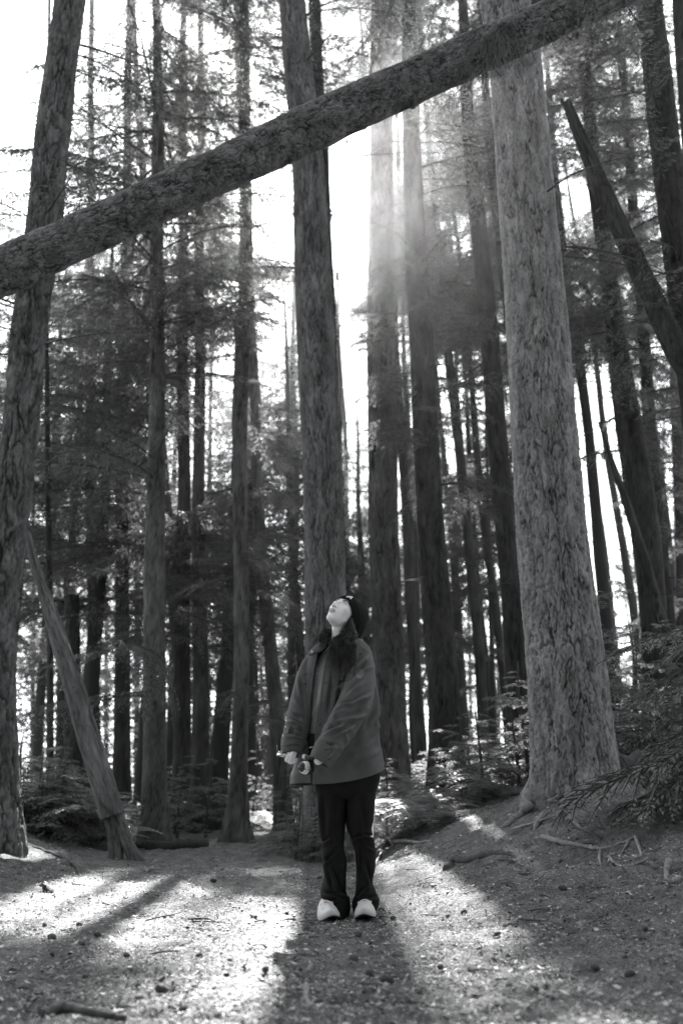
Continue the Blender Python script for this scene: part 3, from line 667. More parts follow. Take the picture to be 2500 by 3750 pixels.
def ferns(n, fx, fY, label, group):
    for i in range(n):
        q = P(fx(), 2900, fY()); q[2] = float(ground_z(q[0], q[1], False)); o = bpy.data.objects.new('fern', rs.choice(FERN)); COL.objects.link(o)
        o.location = q; o.rotation_euler = (rs.uniform(-.15, .15), rs.uniform(-.15, .15), rs.uniform(0, 6)); s = rs.uniform(.8, 1.6); o.scale = (s, s, s); tag(o, label, 'fern', group)
ferns(44, lambda: rs.uniform(70, 380), lambda: rs.uniform(10.4, 14), 'fern in the shaded thicket left of the split leaning trunk', 'ferns in the left thicket')
ferns(30, lambda: rs.uniform(480, 1020), lambda: rs.uniform(15.5, 24), 'fern on the forest floor around the far bend of the path', 'ferns at the path bend')
ferns(60, lambda: rs.uniform(1390, 1960), lambda: rs.uniform(9.2, 17), 'fern behind the right bank between the dark trunks', 'ferns behind the right bank')
ferns(60, lambda: rs.uniform(2150, 2620), lambda: rs.uniform(8.5, 17), 'fern in the thicket right of the big pale trunk', 'ferns in the right thicket')
# leafy ground cover farther back: one mass
def cover():
    rs = np.random.RandomState(4); n = 26000; Y = 10+30*rs.rand(n)**1.3; X = (rs.rand(n)*2-1)*(.5*Y+1); c = pathx(Y)
    k = (np.abs(X-c) > np.where(Y < 14, 2.0, 1.3)); X = X[k]; Y = Y[k]; n = len(X); Z = ground_z(X, Y, False)
    h = .03+.35*rs.rand(n)**1.5*(.4+.6*ss(-.2, .5, fbm(X*.8, Y*.8, 70, 3))); a = rs.rand(n)*6.28; l = .05+.09*rs.rand(n); w = l*.3
    c0 = np.stack([X, Y, Z+h], -1); d = np.stack([np.cos(a), np.sin(a), rs.uniform(-.5, .5, n)], -1)*l[:, None]; s = np.stack([-np.sin(a), np.cos(a), rs.uniform(-.4, .4, n)], -1)*w[:, None]
    V = np.stack([c0-d, c0+s, c0+d, c0-s], 1).reshape(-1, 3); mk('undergrowth', V, np.arange(len(V)).reshape(-1, 4), M['fern'], smooth=False, kind='stuff', label='low leafy ground cover under the distant trees')
cover()
# the wood beyond: reads as one mass
def distant():
    rs = np.random.RandomState(41); prof = np.array([(-400, 1250), (300, 1250), (700, 1500), (880, 1900), (1000, 2150), (1120, 1900), (1250, 1900), (1400, 2250), (1500, 2350), (1700, 2150), (1900, 2200), (2050, 2350), (2200, 2500), (2320, 2400), (2420, 1750), (2900, 1600)], float)
    n = 84000; px = np.where(rs.rand(n) < .45, rs.uniform(-350, 1050, n), rs.uniform(-350, 2850, n)); Y = rs.uniform(44, 66, n); top = np.interp(px, prof[:, 0], prof[:, 1]); f = rs.rand(n)**1.25; py = 2960+(top-2960)*f*(1+.10*(rs.rand(n)-.5))
    cl = vnoise(px/46., py/34., 9)*.6+vnoise(px/15., py/12., 10)*.4; k = cl > .20+.26*f; px, py, Y = px[k], py[k], Y[k]; n = len(px)
    d = RGT[None]*((px-1250)/FPX)[:, None]+UPV[None]*((1875-py)/FPX)[:, None]+FWD[None]; c = CAM+d*(Y/d[:, 1])[:, None]
    l = rs.uniform(.12, .30, n); a = rs.rand(n)*6.28; e = np.stack([np.cos(a), np.sin(a), rs.uniform(-.6, .3, n)], -1)*l[:, None]; s = np.stack([-np.sin(a), np.cos(a), rs.uniform(-.5, .5, n)], -1)*(l*.4)[:, None]
    V = [np.stack([c-e, c+s, c+e, c-s], 1).reshape(-1, 3)]; parts = [(V[0], [np.arange(len(V[0])).reshape(-1, 4)])]; nl = n
    for i in range(34):
        x = -350+i*95+rs.uniform(-20, 20); Yt = rs.uniform(46, 62); tp = np.interp(x, prof[:, 0], prof[:, 1])-rs.uniform(-100, 500); p0 = P(x, 2960, Yt); p1 = P(x-rs.uniform(-10, 60), tp, Yt); p0[2] -= 1.5
        parts.append(tube(np.array([p0, (p0+p1)/2, p1]), [.16, .13, .05], 7))
    V, F = join(parts); nf = sum(len(x) for x in F); idx = np.ones(nf); idx[:nl] = 0
    mk('distant_forest', V, F, [M['needles_far'], M['bark_far']], smooth=False, matidx=idx, kind='stuff', label='dense young wood filling the background beyond the trees')
distant()
MARK = [(-300, 'the left edge'), (-14, 'the left edge tree'), (270, 'the broken-topped trunk'), (566, 'the knotty conifer'), (700, 'the dark close pair'), (881, 'the conifer with the flared foot'), (1020, 'the trunk leaning by the path bend'), (1190, 'the thick trunk behind the person'), (1410, 'the furrowed trunk beside her hat'), (1600, 'the shaggy dark conifer'), (1860, 'the dark curving conifer'), (2070, 'the big pale trunk'), (2380, 'the dark upright conifer at the right'), (2700, 'the right edge')]
ORD = ['first', 'second', 'third', 'fourth', 'fifth', 'sixth', 'seventh']
def name_far():
    cell = {}
    for f in sorted(FAR, key=lambda q: q[0]):
        k = max(i for i in range(len(MARK)) if MARK[i][0] <= max(f[0], -299)); k = min(k, len(MARK)-2); cell.setdefault(k, []).append(f)
    for k, L in cell.items():
        for i, (px, Y, w, t) in enumerate(L):
            sz = 'thin' if w < .22 else 'slim'
            t['label'] = (f"{sz} background conifer right of {MARK[k][1]}" if len(L) == 1 else f"{sz} background conifer, {ORD[min(i, 6)]} to the right of {MARK[k][1]}")
    by = {}
    for px, h, t in sorted(YOUNG, key=lambda q: q[0]): by.setdefault(t['group'], []).append((h, t))
    for g, L in by.items():
        for i, (h, t) in enumerate(L):
            w_ = 'tiny' if h < .6 else 'low' if h < 1 else 'bushy' if h < 1.7 else 'tall'; n_ = ['leftmost', '2nd', '3rd'][i] if i < 3 else f'{i+1}th'
            t['label'] = f"{w_} young conifer, {n_} {'' if i == 0 else 'from the left '}of the {g}"
name_far()
# near young hemlock whose boughs reach in from the right edge
def near_sapling():
    base = np.array([2.75, 6.1, float(ground_z(2.75, 6.1))]); t = thing('young_hemlock', 'near young conifer reaching feathery drooping boughs in from the right edge', 'young tree', base)
    z = np.linspace(-.1, 3.0, 30); C = np.stack([base[0]+.03*np.sin(z*2), base[1]+0*z, base[2]+z], -1); V, F = tube(C, .035*(1-z/3.2), 12); mk('stem', V, F, M['bark_far'], t)
    L = [((2700, 2700), (2050, 2840), 6.0, 0), ((2680, 2260), (2230, 2290), 6.1, 1), ((2690, 2340), (2270, 2440), 6.4, 2), ((2700, 2400), (2370, 2490), 5.8, 0), ((2700, 2520), (2290, 2700), 6.5, 1),
         ((2720, 2560), (2420, 2640), 5.6, 2), ((2720, 2720), (2180, 2760), 6.6, 1), ((2720, 2800), (2240, 2880), 6.2, 0), ((2720, 2830), (2300, 2990), 6.4, 2), ((2720, 2480), (2330, 2560), 6.8, 2), ((2700, 2660), (2330, 2790), 5.7, 2), ((2720, 2880), (2380, 3030), 6.1, 1), ((2700, 2300), (2350, 2360), 6.9, 1), ((2720, 2940), (2420, 3090), 6.3, 0)]
    for i, (a, b, Y, v) in enumerate(L):
        pb = C[int(np.argmin(np.abs(C[:, 2]-P(*a, Y)[2])))]; tip = P(*b, Y); place(BNEAR[v], 'bough', t, pb, tip, -.25+.1*(i % 4))
near_sapling()
# ------------------------------------------------------------------ unseen trees added beside and behind the camera to block low sky light
for i, (x, y, r_) in enumerate([(-3.5, -5, .25), (3.2, -5.5, .25), (-1.2, -9, .3), (1.8, -10, .3), (-5, -9, .3), (5.5, -10, .3), (0.2, -14, .3), (-3.4, -14, .3), (3.6, -15, .3), (-9, -7, .3), (9, -6, .3), (-7, 5, .25), (-6.5, 1, .3), (-8, -4, .28), (6.5, 1, .3), (7.5, 5.5, .22), (6.5, -4, .3), (-11, 9, .25), (11, 9, .28)]):
    gz = float(ground_z(x, y)); z = np.linspace(gz-.2, 24, 20); C = np.stack([x+.05*np.sin(z), y+0*z, z], -1)
    V, F = tube(C, r_*(1-.6*(z-gz)/24), 16); t = thing('conifer_tree', 'conifer beside the path, outside the picture', 'tree', (x, y, gz), 'trees beside the path outside the frame'); mk('trunk', V, F, M['bark_far'], t)
    add_boughs((t, (C, r_*(1-.6*(z-gz)/24))), (1.2, 13) if y < 0 else (2.5, 15), 100 if y < 0 else 50, (1.8, 3.0), BFAR, gaps=False)
# ------------------------------------------------------------------ litter, cones, sticks and roots
def litter_mat():
    m = M['litter']; nt = m.node_tree; b = nt.nodes['Principled BSDF']; g = nt.nodes.new('ShaderNodeNewGeometry'); r = nt.nodes.new('ShaderNodeValToRGB')
    r.color_ramp.elements[0].color = (.04, .04, .04, 1); r.color_ramp.elements[1].color = (.58, .58, .58, 1); r.color_ramp.elements[1].position = 1
    e = r.color_ramp.elements.new(.6); e.color = (.14, .14, .14, 1)
    nt.links.new(g.outputs['Random Per Island'], r.inputs[0]); nt.links.new(r.outputs[0], b.inputs['Base Color'])
litter_mat()
def litter(n, y0, y1, ls, ws, name, label, hump=.01, seed=1, power=1.6):
    rs = np.random.RandomState(seed); Y = y0+(y1-y0)*rs.rand(n)**power; X = (rs.rand(n)*2-1)*(.40*Y+.35); Z = ground_z(X, Y)
    k = fbm(X*2.2, Y*2.2, 31, 3)+rs.rand(n)*.9 > .12; X, Y, Z = X[k], Y[k], Z[k]; n = len(X)
    a = rs.rand(n)*6.28; l = rs.uniform(*ls, n); w = rs.uniform(*ws, n); tl = rs.uniform(-.45, .75, n)
    c = np.stack([X, Y, Z+.002+hump*rs.rand(n)**2], -1); d = np.stack([np.cos(a), np.sin(a), tl*.6], -1)*l[:, None]; s = np.stack([-np.sin(a), np.cos(a), rs.uniform(-.7, .7, n)], -1)*w[:, None]
    V = np.stack([c-d, c+s, c+d, c-s+d*.2], 1).reshape(-1, 3)
    mk(name, V, np.arange(len(V)).reshape(-1, 4), M['litter'], smooth=False, kind='stuff', label=label)
litter(150000, 2.6, 11, (.005, .016), (.0009, .0028), 'needle_litter', 'fallen needles and small debris covering the forest floor')
litter(12000, 2.6, 13, (.006, .018), (.003, .010), 'bark_crumbs', 'bark crumbs and leaf scraps strewn on the forest floor', .018, 2)
def cone_mesh(seed):
    rs = np.random.RandomState(seed); V, F = ellipsoid((0, 0, 0), (.019, .011, .011), 9)
    V = V*(1+.22*(rs.rand(len(V))[:, None]-.3)); return mesh_data('fir_cone', V, F, [M['stick_dark']], smooth=False)
CONES = [cone_mesh(i) for i in range(4)]
rs = random.Random(77)
CP = [(380, 3400), (155, 3300), (935, 3365), (1050, 3352), (968, 3480), (915, 3215), (505, 3620), (470, 3170), (190, 3440), (300, 3470), (730, 3510), (845, 3300), (610, 3285), (1100, 3560), (1860, 3250), (2060, 3260), (2290, 3520), (1980, 3310), (1760, 3500), (1440, 3370)]
for i in range(70):
    px, py = CP[i] if i < len(CP) else (rs.uniform(20, 2480), 3130+600*rs.random()**.8)
    q = ghit(px, py); o = bpy.data.objects.new('fir_cone', rs.choice(CONES)); COL.objects.link(o); o.location = (q[0], q[1], q[2]+.008); o.rotation_euler = (rs.uniform(-.3, .3), rs.uniform(-.3, .3), rs.uniform(0, 6)); s = rs.uniform(.5, 1.35); o.scale = (s, s, s)
    tag(o, 'small dark fir cone lying on the needle-covered ground', 'cone', 'fir cones scattered on the ground')
def stick(pts, r, m, name, label, cat, group=None, lift=.3, seg=8, forks=(), rough=.15, parent=None):
    def pth(pts):
        W = []
        for p in pts:
            q = ghit(p[0], p[1]); q[2] += r*lift+(p[2] if len(p) > 2 else 0); W.append(q)
        return smooth_path(np.array(W), max(12, 7*len(W)))
    C = pth(pts); n = len(C); rs2 = np.random.RandomState(int(pts[0][0])); R = r*(1-.55*np.linspace(0, 1, n))*(1+rough*(rs2.rand(n)-.5)); C = C+rs2.randn(n, 3)*r*.12
    V, F = tube(C, R, seg, disp=R[:, None]*.25*(rs2.rand(n, seg)-.5))
    if forks:
        parts = [(V, F)]
        for f in forks:
            D = pth(f); parts.append(tube(D, r*.65*(1-.6*np.linspace(0, 1, len(D))), 6))
        V, F = join(parts)
    o = mk(name, V, F, m, parent)
    if parent is None: tag(o, label, cat, group)
    return o
stick([(1985, 3090, .03), (2040, 3096, .02), (2140, 3112, .01), (2200, 3122, .01), (2260, 3108, .01), (2330, 3082, .02)], .017, M['stick_pale'], 'fallen_branch', 'forked pale branch lying below the big pale trunk', 'branch', forks=[[(2200, 3120, .01), (2192, 3150, .01), (2198, 3178, 0)], [(2326, 3084, .02), (2340, 3120, .01), (2352, 3150, 0)], [(2300, 3096, .01), (2272, 3134, 0)]])
stick([(2228, 3148, .01), (2252, 3178, .01), (2290, 3190, .01), (2340, 3182, .02), (2372, 3168, .03)], .010, M['stick_pale'], 'fallen_stick', 'thin crooked pale stick just under the forked branch', 'stick')
stick([(2448, 3190, .04), (2440, 3215, .02), (2436, 3232, 0)], .015, M['stick_pale'], 'fallen_stick', 'short pale stub sticking up at the right edge', 'stick')
stick([(2462, 3236, .01), (2500, 3242, .01), (2540, 3240, .01)], .024, M['stick_pale'], 'fallen_stick', 'stout pale stick end cut off by the right edge', 'stick')
stick([(2360, 2998, .02), (2400, 2930, .18), (2450, 2900, .2), (2510, 2888, .2)], .012, M['stick_pale'], 'fallen_stick', 'arched bare branch in front of the dark root hollow', 'stick')
stick([(2020, 2995, .1), (2090, 3002, .09), (2160, 3010, .06), (2210, 3040, .0)], .012, M['stick_dark'], 'fallen_stick', 'dark curved stick at the foot of the big pale trunk', 'stick')
stick([(2030, 3010, .03), (2090, 3040, .02), (2150, 3058, .01), (2200, 3075, 0)], .008, M['stick_dark'], 'fallen_stick', 'thin dark twig sloping below the foot of the big pale trunk', 'stick')
stick([(1880, 3042, .01), (1950, 3028, .02), (2012, 3014, .03)], .010, M['stick_pale'], 'fallen_stick', 'straight pale stick left of the foot of the big pale trunk', 'stick')
stick([(1432, 3098, .02), (1480, 3090, .02), (1530, 3094, .01), (1580, 3084, 0)], .018, M['stick_pale'], 'fallen_stick', 'sunlit stick on the bank edge right of the knees', 'stick')
stick([(1385, 3150, .02), (1400, 3128, .07), (1420, 3115, .07), (1428, 3110, .02)], .03, M['stick_dark'], 'broken_root', 'dark broken root stub just right of the knees', 'root')
stick([(1368, 3180, 0), (1395, 3150, .06), (1400, 3140, .05)], .012, M['stick_pale'], 'fallen_stick', 'pale splinter under the dark root stub', 'stick')
stick([(1640, 3185, -.01), (1652, 3160, .02), (1720, 3160, .01), (1780, 3140, .02), (1860, 3128, .01), (1920, 3140, -.02)], .035, M['stick_dark'], 'exposed_root', 'thick dark root breaking the surface of the sunlit bank', 'root', lift=-.1)
stick([(120, 3275, -.03), (160, 3258, .02), (200, 3272, .01), (228, 3305, -.03)], .04, M['stick_dark'], 'exposed_root', 'dark humped root on the left bank', 'root', lift=-.1)
stick([(100, 3095, 0), (180, 3125, .01), (250, 3150, .01), (286, 3185, .02), (296, 3215, -.02)], .018, M['stick_dark'], 'exposed_root', 'long surface root running from the left edge tree', 'root', lift=-.2)
stick([(150, 3745, .01), (230, 3722, .02), (330, 3740, .02), (460, 3752, .01)], .018, M['stick_dark'], 'fallen_branch', 'blurred dark branch at the bottom left corner', 'branch')
stick([(1122, 3650, .03), (1118, 3690, .02), (1134, 3708, .02), (1146, 3726, 0)], .010, M['stick_pale'], 'fallen_stick', 'bent pale stick at the bottom near the shadow', 'stick')
stick([(1124, 3585, .02), (1142, 3560, .025)], .009, M['stick_pale'], 'fallen_stick', 'short bright stick inside the shadow below the person', 'stick')
stick([(945, 3595, .01), (990, 3620, .01), (1050, 3640, .01)], .006, M['stick_pale'], 'fallen_twig', 'thin pale twig left of the shadow at the bottom', 'twig')
stick([(505, 3390, .01), (560, 3372, .01), (620, 3362, .01), (660, 3350, .01)], .006, M['stick_dark'], 'fallen_twig', 'long dark twig across the path left of the person', 'twig')
stick([(700, 3375, .01), (760, 3372, .01), (800, 3390, .01)], .005, M['stick_dark'], 'fallen_twig', 'thin dark twig at the edge of the sunlit path', 'twig')
for pts_, r_ in (([(1948, 2978, .06), (1900, 3002, .02), (1850, 3030, .0), (1790, 3044, -.03)], .034), ([(1990, 3000, .03), (1965, 3024, .01), (1948, 3052, -.03)], .022), ([(2090, 3010, .03), (2110, 3034, .01), (2160, 3048, -.03)], .020)):
    stick(pts_, r_, M['bark_pale_plain'], 'root', '', '', parent=MAIN['t13'][0], lift=.1)
for i in range(110):
    px, py = rs.uniform(0, 2450), 3150+580*rs.random(); a = rs.uniform(-.5, .5); L = rs.uniform(30, 130)
    stick([(px, py, .004), (px+L*.5*math.cos(a), py+L*.16*math.sin(a)+rs.uniform(-6, 6), .008), (px+L*math.cos(a), py+L*.3*math.sin(a), .004)], rs.uniform(.0025, .0055), M['stick_dark'] if rs.random() < .65 else M['stick_pale'], 'fallen_twig', 'small twig lying loose on the needle-covered ground', 'twig', 'small twigs scattered on the ground', seg=5)
for px, py, L, label in ((520, 3108, .5, 'short dark log lying at the foot of the split leaning trunk'), (585, 3112, .45, 'dark log end beside the knotty conifer at the path edge'), (700, 3106, .5, 'low dark log in front of the close pair of trunks')):
    q = ghit(px, py); C = np.linspace(q+np.array([-L*.35, 0, .04]), q+np.array([L*.35, .10, .03]), 14); V, F = tube(C, .05, 16, disp=.022*(np.random.RandomState(int(px)).rand(14, 16)-.5)); tag(mk('fallen_log', V, F, M['twig']), label, 'log')
# dark root plate right of the big pale trunk
def root_mass():
    q = P(2250, 2960, 8.1); q[2] = float(ground_z(q[0], q[1])); t = thing('uprooted_stump', 'dark hollow root mass right of the big pale trunk', 'stump', q); rs3 = np.random.RandomState(8); parts = []
    for i in range(7):
        c = q+np.array([rs3.uniform(-.28, .42), rs3.uniform(-.1, .15), rs3.uniform(0, .18)]); V, F = ellipsoid(c, rs3.uniform(.1, .2, 3), 16); d = V-c; V = c+d*(1+.35*fbm(V[:, :1]*9+V[:, 1:2]*3, V[:, 2:]*9, i, 3)); parts.append((V, F))
    V, F = join(parts); mk('root_plate', V, F, M['stick_dark'], t)
    for i in range(16):
        a = rs3.uniform(0, 2*PI); p = q+np.array([rs3.uniform(-.25, .4), -.1, rs3.uniform(.08, .3)]); W = [p]
        for k in range(5): W.append(W[-1]+np.array([math.cos(a)*.07, -.035, -.075+rs3.randn()*.02])+rs3.randn(3)*.02)
        C = smooth_path(np.array(W), 20); mk('root', *tube(C, .022*(1-.7*np.linspace(0, 1, 20))*rs3.uniform(.5, 1.2), 7), M['stick_dark' if i % 4 else 'dead_wood_plain'], t)
root_mass()
# ------------------------------------------------------------------ the person
M['skin'] = mat('skin', .80, .45, .06, 8, spec=.4); M['lip'] = mat('lip', .27, .4, .05, spec=.5); M['jacket'] = mat('jacket', .082, .72, .12, 14, bump=.35, bscale=120, bdist=.003, spec=.25)
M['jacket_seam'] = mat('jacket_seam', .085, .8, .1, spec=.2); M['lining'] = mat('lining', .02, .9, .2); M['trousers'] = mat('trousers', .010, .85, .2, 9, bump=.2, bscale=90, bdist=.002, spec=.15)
M['sweat'] = mat('sweatshirt', .30, .95, .18, 160, spec=.1, bump=.3, bscale=200, bdist=.002); M['knit'] = mat('knit', .012, .95, .2, spec=.1); M['hair'] = mat('hair', .022, .45, .4, 30, spec=.55)
M['brow'] = mat('brow', .03, .8); M['shoe'] = mat('shoe', .58, .6, .08, 30, spec=.3); M['sole'] = mat('sole_rubber', .52, .6, .1, 20); M['sole_dark'] = mat('sole_dark', .015, .9); M['white'] = mat('white_print', .68, .6, .03)
M['metal'] = mat('metal', .6, .25, .05, spec=.8); M['metal'].node_tree.nodes['Principled BSDF'].inputs['Metallic'].default_value = .9
M['black'] = mat('black_plastic', .012, .35, .1, spec=.5); M['patchm'] = mat('leather_patch', .14, .6, .4, 25); M['eye'] = mat('eyeball', .7, .2, .03, spec=.6); M['iris'] = mat('iris', .04, .3)
PY = 5.45
def Q(px, py, dy=0.): return P(px, py, PY+dy)
MP = mpp(P(1270, 2700, PY))
person = thing('person', 'woman in dark overshirt and black beanie gazing up, holding small gear in both hands', 'person', (Q(1275, 3380)[0], PY, float(ground_z(.08, PY))))
def sell(ph, e=.85):
    return np.sign(np.sin(ph))*np.abs(np.sin(ph))**e, np.sign(np.cos(ph))*np.abs(np.cos(ph))**e
def creases(V, Nn, lst, facing=True):
    px, py = proj(V); d = np.zeros(len(V)); K = 3.2
    for (x1, y1), (x2, y2), w, a in lst:
        vx, vy = x2-x1, y2-y1; L2 = vx*vx+vy*vy; t = np.clip(((px-x1)*vx+(py-y1)*vy)/L2, 0, 1); sgn = ((px-x1)*vy-(py-y1)*vx)/math.sqrt(L2)
        dist = np.hypot(px-x1-t*vx, py-y1-t*vy); fall = np.sin(PI*np.clip(t, .04, .96))**.6
        d += K*a*fall*(np.exp(-(dist/w)**2)-.7*np.exp(-((sgn-w*1.3)**2+(dist**2-sgn**2))/(w*w)))
    f = ss(-.05, .35, -Nn[:, 1]) if facing else 1.
    return V+Nn*(d*f)[:, None]
def grid_normals(V, r, c, wrap):
    G = V.reshape(r, c, 3); du = np.gradient(G, axis=0)
    dv = (np.roll(G, -1, 1)-np.roll(G, 1, 1)) if wrap else np.gradient(G, axis=1)
    n = np.cross(dv, du); n /= np.linalg.norm(n, axis=2)[..., None]+1e-9; return n.reshape(-1, 3)

# head frame
O = Q(1267, 2246, .0); Fv = np.array([-.42, -.68, .60]); Fv /= np.linalg.norm(Fv); Uv = np.array([.568, .312, .76]); Uv -= Fv*(Uv@Fv); Uv /= np.linalg.norm(Uv); Lv = np.cross(Uv, Fv)
HS = 1.0
def h2w(q): q = np.asarray(q)*HS; return O+q[..., :1]*Lv+q[..., 1:2]*Fv+q[..., 2:3]*Uv
def e_(p, c, r):
    q = (p-np.array(c))/np.array(r); k0 = np.linalg.norm(q, axis=-1); k1 = np.linalg.norm(q/np.array(r), axis=-1)+1e-9; return k0*(k0-1)/k1
def smin(a, b, k): h = np.clip(.5+.5*(b-a)/k, 0, 1); return b*(1-h)+a*h-k*h*(1-h)
def smax(a, b, k): return -smin(-a, -b, k)
def cap_(p, a, b, ra, rb):
    a = np.array(a); b = np.array(b); t = np.clip(((p-a)@(b-a))/((b-a)@(b-a)), 0, 1); return np.linalg.norm(p-a-t[:, None]*(b-a), axis=-1)-(ra+(rb-ra)*t)
def head_sdf(p):
    q = p.copy(); q[:, 0] = np.abs(q[:, 0])
    d = e_(q, (0, -.014, .012), (.072, .090, .078))
    d = smin(d, e_(q, (0, .026, -.028), (.057, .062, .075)), .03)
    d = smin(d, e_(q, (0, .03, -.068), (.046, .050, .040)), .03)
    d = smin(d, e_(q, (0, .068, -.104), (.020, .018, .017)), .025)
    d = smin(d, e_(q, (.038, .055, -.026), (.024, .022, .022)), .025)
    d = smin(d, e_(q, (.022, .074, .021), (.024, .012, .008)), .015)
    d = smax(d, -e_(q, (.032, .098, .000), (.020, .020, .0125)), .012)
    d = smin(d, e_(q, (.032, .0765, .000), (.0145, .012, .0125)), .004)
    d = smin(d, cap_(q, (0, .082, .010), (0, .104, -.033), .007, .0095), .012)
    d = smin(d, e_(q, (0, .105, -.036), (.011, .011, .010)), .006)
    d = smin(d, e_(q, (.0125, .094, -.041), (.008, .010, .0075)), .006)
    d = smax(d, -e_(q, (.0075, .100, -.049), (.0042, .006, .006)), .002)
    d = smin(d, e_(q, (0, .080, -.068), (.027, .014, .016)), .012)
    d = smin(d, e_(q, (.006, .0915, -.0635), (.016, .0085, .0055)), .005)
    d = smin(d, e_(q, (0, .0905, -.0755), (.017, .0085, .0065)), .005)
    d = smax(d, -e_(q, (0, .102, -.0695), (.025, .012, .0014)), .003)
    d = smax(d, -e_(q, (0, .098, -.086), (.016, .012, .005)), .010)
    return d
def star(sdf, center, n, rmax=.17):
    th = np.linspace(0, PI, n)[:, None]; ph = np.linspace(0, 2*PI, 2*n, endpoint=False)[None]
    D = np.stack([np.sin(th)*np.cos(ph), np.cos(th)*np.ones_like(ph), np.sin(th)*np.sin(ph)], -1).reshape(-1, 3)   # pole on F
    D[:, 1] *= 1; c = np.array(center); r = np.full(len(D), rmax); done = np.zeros(len(D), bool)
    for _ in range(150):
        p = c+D*r[:, None]; s = sdf(p); done |= s < .0002; r = np.where(done, r, r-np.clip(s*.6, .0002, .01))
        if done.all(): break
    return c+D*r[:, None], D
hv, _ = star(head_sdf, (0, .012, -.02), 150)
HEADF = [grid_faces(150, 300, True)]
# continuous body: head, neck, torso, limbs, hands
parts = [(h2w(hv), HEADF)]
neck0 = h2w(np.array([[0, -.02, -.06]]))[0]; neckb = Q(1247, 2395, .06)
parts.append(capsule([h2w(np.array([[0, .0, -.045]]))[0], neck0*.45+neckb*.55+np.array([-.004, -.012, 0]), neckb], [.052, .047, .058], 28))
parts.append(ellipsoid(Q(1245, 2500, .05), (.17, .085, .20), 20)); parts.append(ellipsoid(Q(1255, 2640, .06), (.14, .09, .20), 20)); parts.append(ellipsoid(Q(1265, 2800, .06), (.15, .10, .15), 20))
parts.append(capsule([Q(1215, 2820, .06), Q(1220, 3080, .06), Q(1225, 3290, .11), Q(1226, 3345, .09)], [.078, .054, .036, .034], 16)); parts.append(capsule([Q(1315, 2820, .06), Q(1330, 3080, .06), Q(1335, 3290, .11), Q(1335, 3345, .09)], [.078, .054, .036, .034], 16))
parts.append(capsule([Q(1335, 2410, .04), Q(1322, 2580, -.08), Q(1200, 2740, -.22), Q(1165, 2786, -.25)], [.045, .04, .03, .022], 14))
parts.append(capsule([Q(1158, 2425, .06), Q(1105, 2600, .0), Q(1068, 2735, -.10), Q(1066, 2765, -.125)], [.034, .034, .026, .022], 14))
def hand(palm, fingers, thumb):
    c, r = palm; parts.append(ellipsoid(c, r, 16))
    for f in fingers+[thumb]: parts.append(capsule(f[0], f[1], 12))
FR = .0088
hand((Q(1068, 2774, -.115), (.032, .018, .034)), [
    ([Q(1058, 2782, -.125), Q(1048, 2786, -.150), Q(1050, 2776, -.180), Q(1059, 2761, -.180)], [.010, .0100, .0098, .0082]),
    ([Q(1070, 2786, -.125), Q(1061, 2789, -.152), Q(1065, 2775, -.182), Q(1071, 2757, -.180)], [.010, .0100, .0098, .0082]),
    ([Q(1080, 2786, -.120), Q(1074, 2788, -.145), Q(1077, 2776, -.168), Q(1080, 2764, -.166)], [.0095, .0094, .0088, .0075]),
    ([Q(1086, 2770, -.118), Q(1084, 2762, -.140), Q(1081, 2755, -.150), Q(1079, 2750, -.152)], [.009, .0088, .0085, .0075])],
    ([Q(1072, 2762, -.115), Q(1064, 2756, -.130), Q(1054, 2755, -.142)], [.011, .0098, .0088]))
hand((Q(1184, 2778, -.235), (.024, .015, .022)), [
    ([Q(1176+4*i, 2780+i, -.235), Q(1167+5*i, 2785, -.242), Q(1162+5*i, 2782, -.258), Q(1163+5*i, 2776, -.272)], [.0092, .0088, .0082, .0072]) for i in range(4)],
    ([Q(1180, 2772, -.235), Q(1170, 2768, -.236), Q(1162, 2768, -.245)], [.0105, .0092, .0082]))
V, F = join(parts); body = mk('body', V, F, [M['skin'], M['lip']], person)
def apply_mods(o):
    dg = bpy.context.evaluated_depsgraph_get(); me = bpy.data.meshes.new_from_object(o.evaluated_get(dg)); old = o.data; o.modifiers.clear(); o.data = me; bpy.data.meshes.remove(old)
md = body.modifiers.new('r', 'REMESH'); md.mode = 'VOXEL'; md.voxel_size = .0042; md.use_smooth_shade = True
ms = body.modifiers.new('s', 'SMOOTH'); ms.iterations = 1; ms.factor = .4
apply_mods(body)
me = body.data
if len(me.materials) < 2:
    me.materials.clear(); me.materials.append(M['skin']); me.materials.append(M['lip'])
nv = len(me.vertices); co = np.zeros(nv*3, np.float32); me.vertices.foreach_get('co', co); co = co.reshape(-1, 3).astype(float)+wloc(person)
npol = len(me.polygons); cen = np.zeros(npol*3, np.float32); me.polygons.foreach_get('center', cen); cen = cen.reshape(-1, 3)+wloc(person)
loc = np.stack([(cen-O)@Lv, (cen-O)@Fv, (cen-O)@Uv], -1)
lip = (((loc[:, 0]/.0235)**2+((loc[:, 2]+.0698)/.0112)**2) < 1) & (loc[:, 1] > .08)
wv = co; lv = np.stack([(wv-O)@Lv, (wv-O)@Fv, (wv-O)@Uv], -1); rr_ = np.sqrt((lv[:, 0]/.0265)**2+((lv[:, 2]+.0698)/.0125)**2); at_ = me.attributes.new('lip', 'FLOAT', 'POINT'); at_.data.foreach_set('value', (ss(1.12, .82, rr_)*(lv[:, 1] > .075)).astype(np.float32)); me.update()
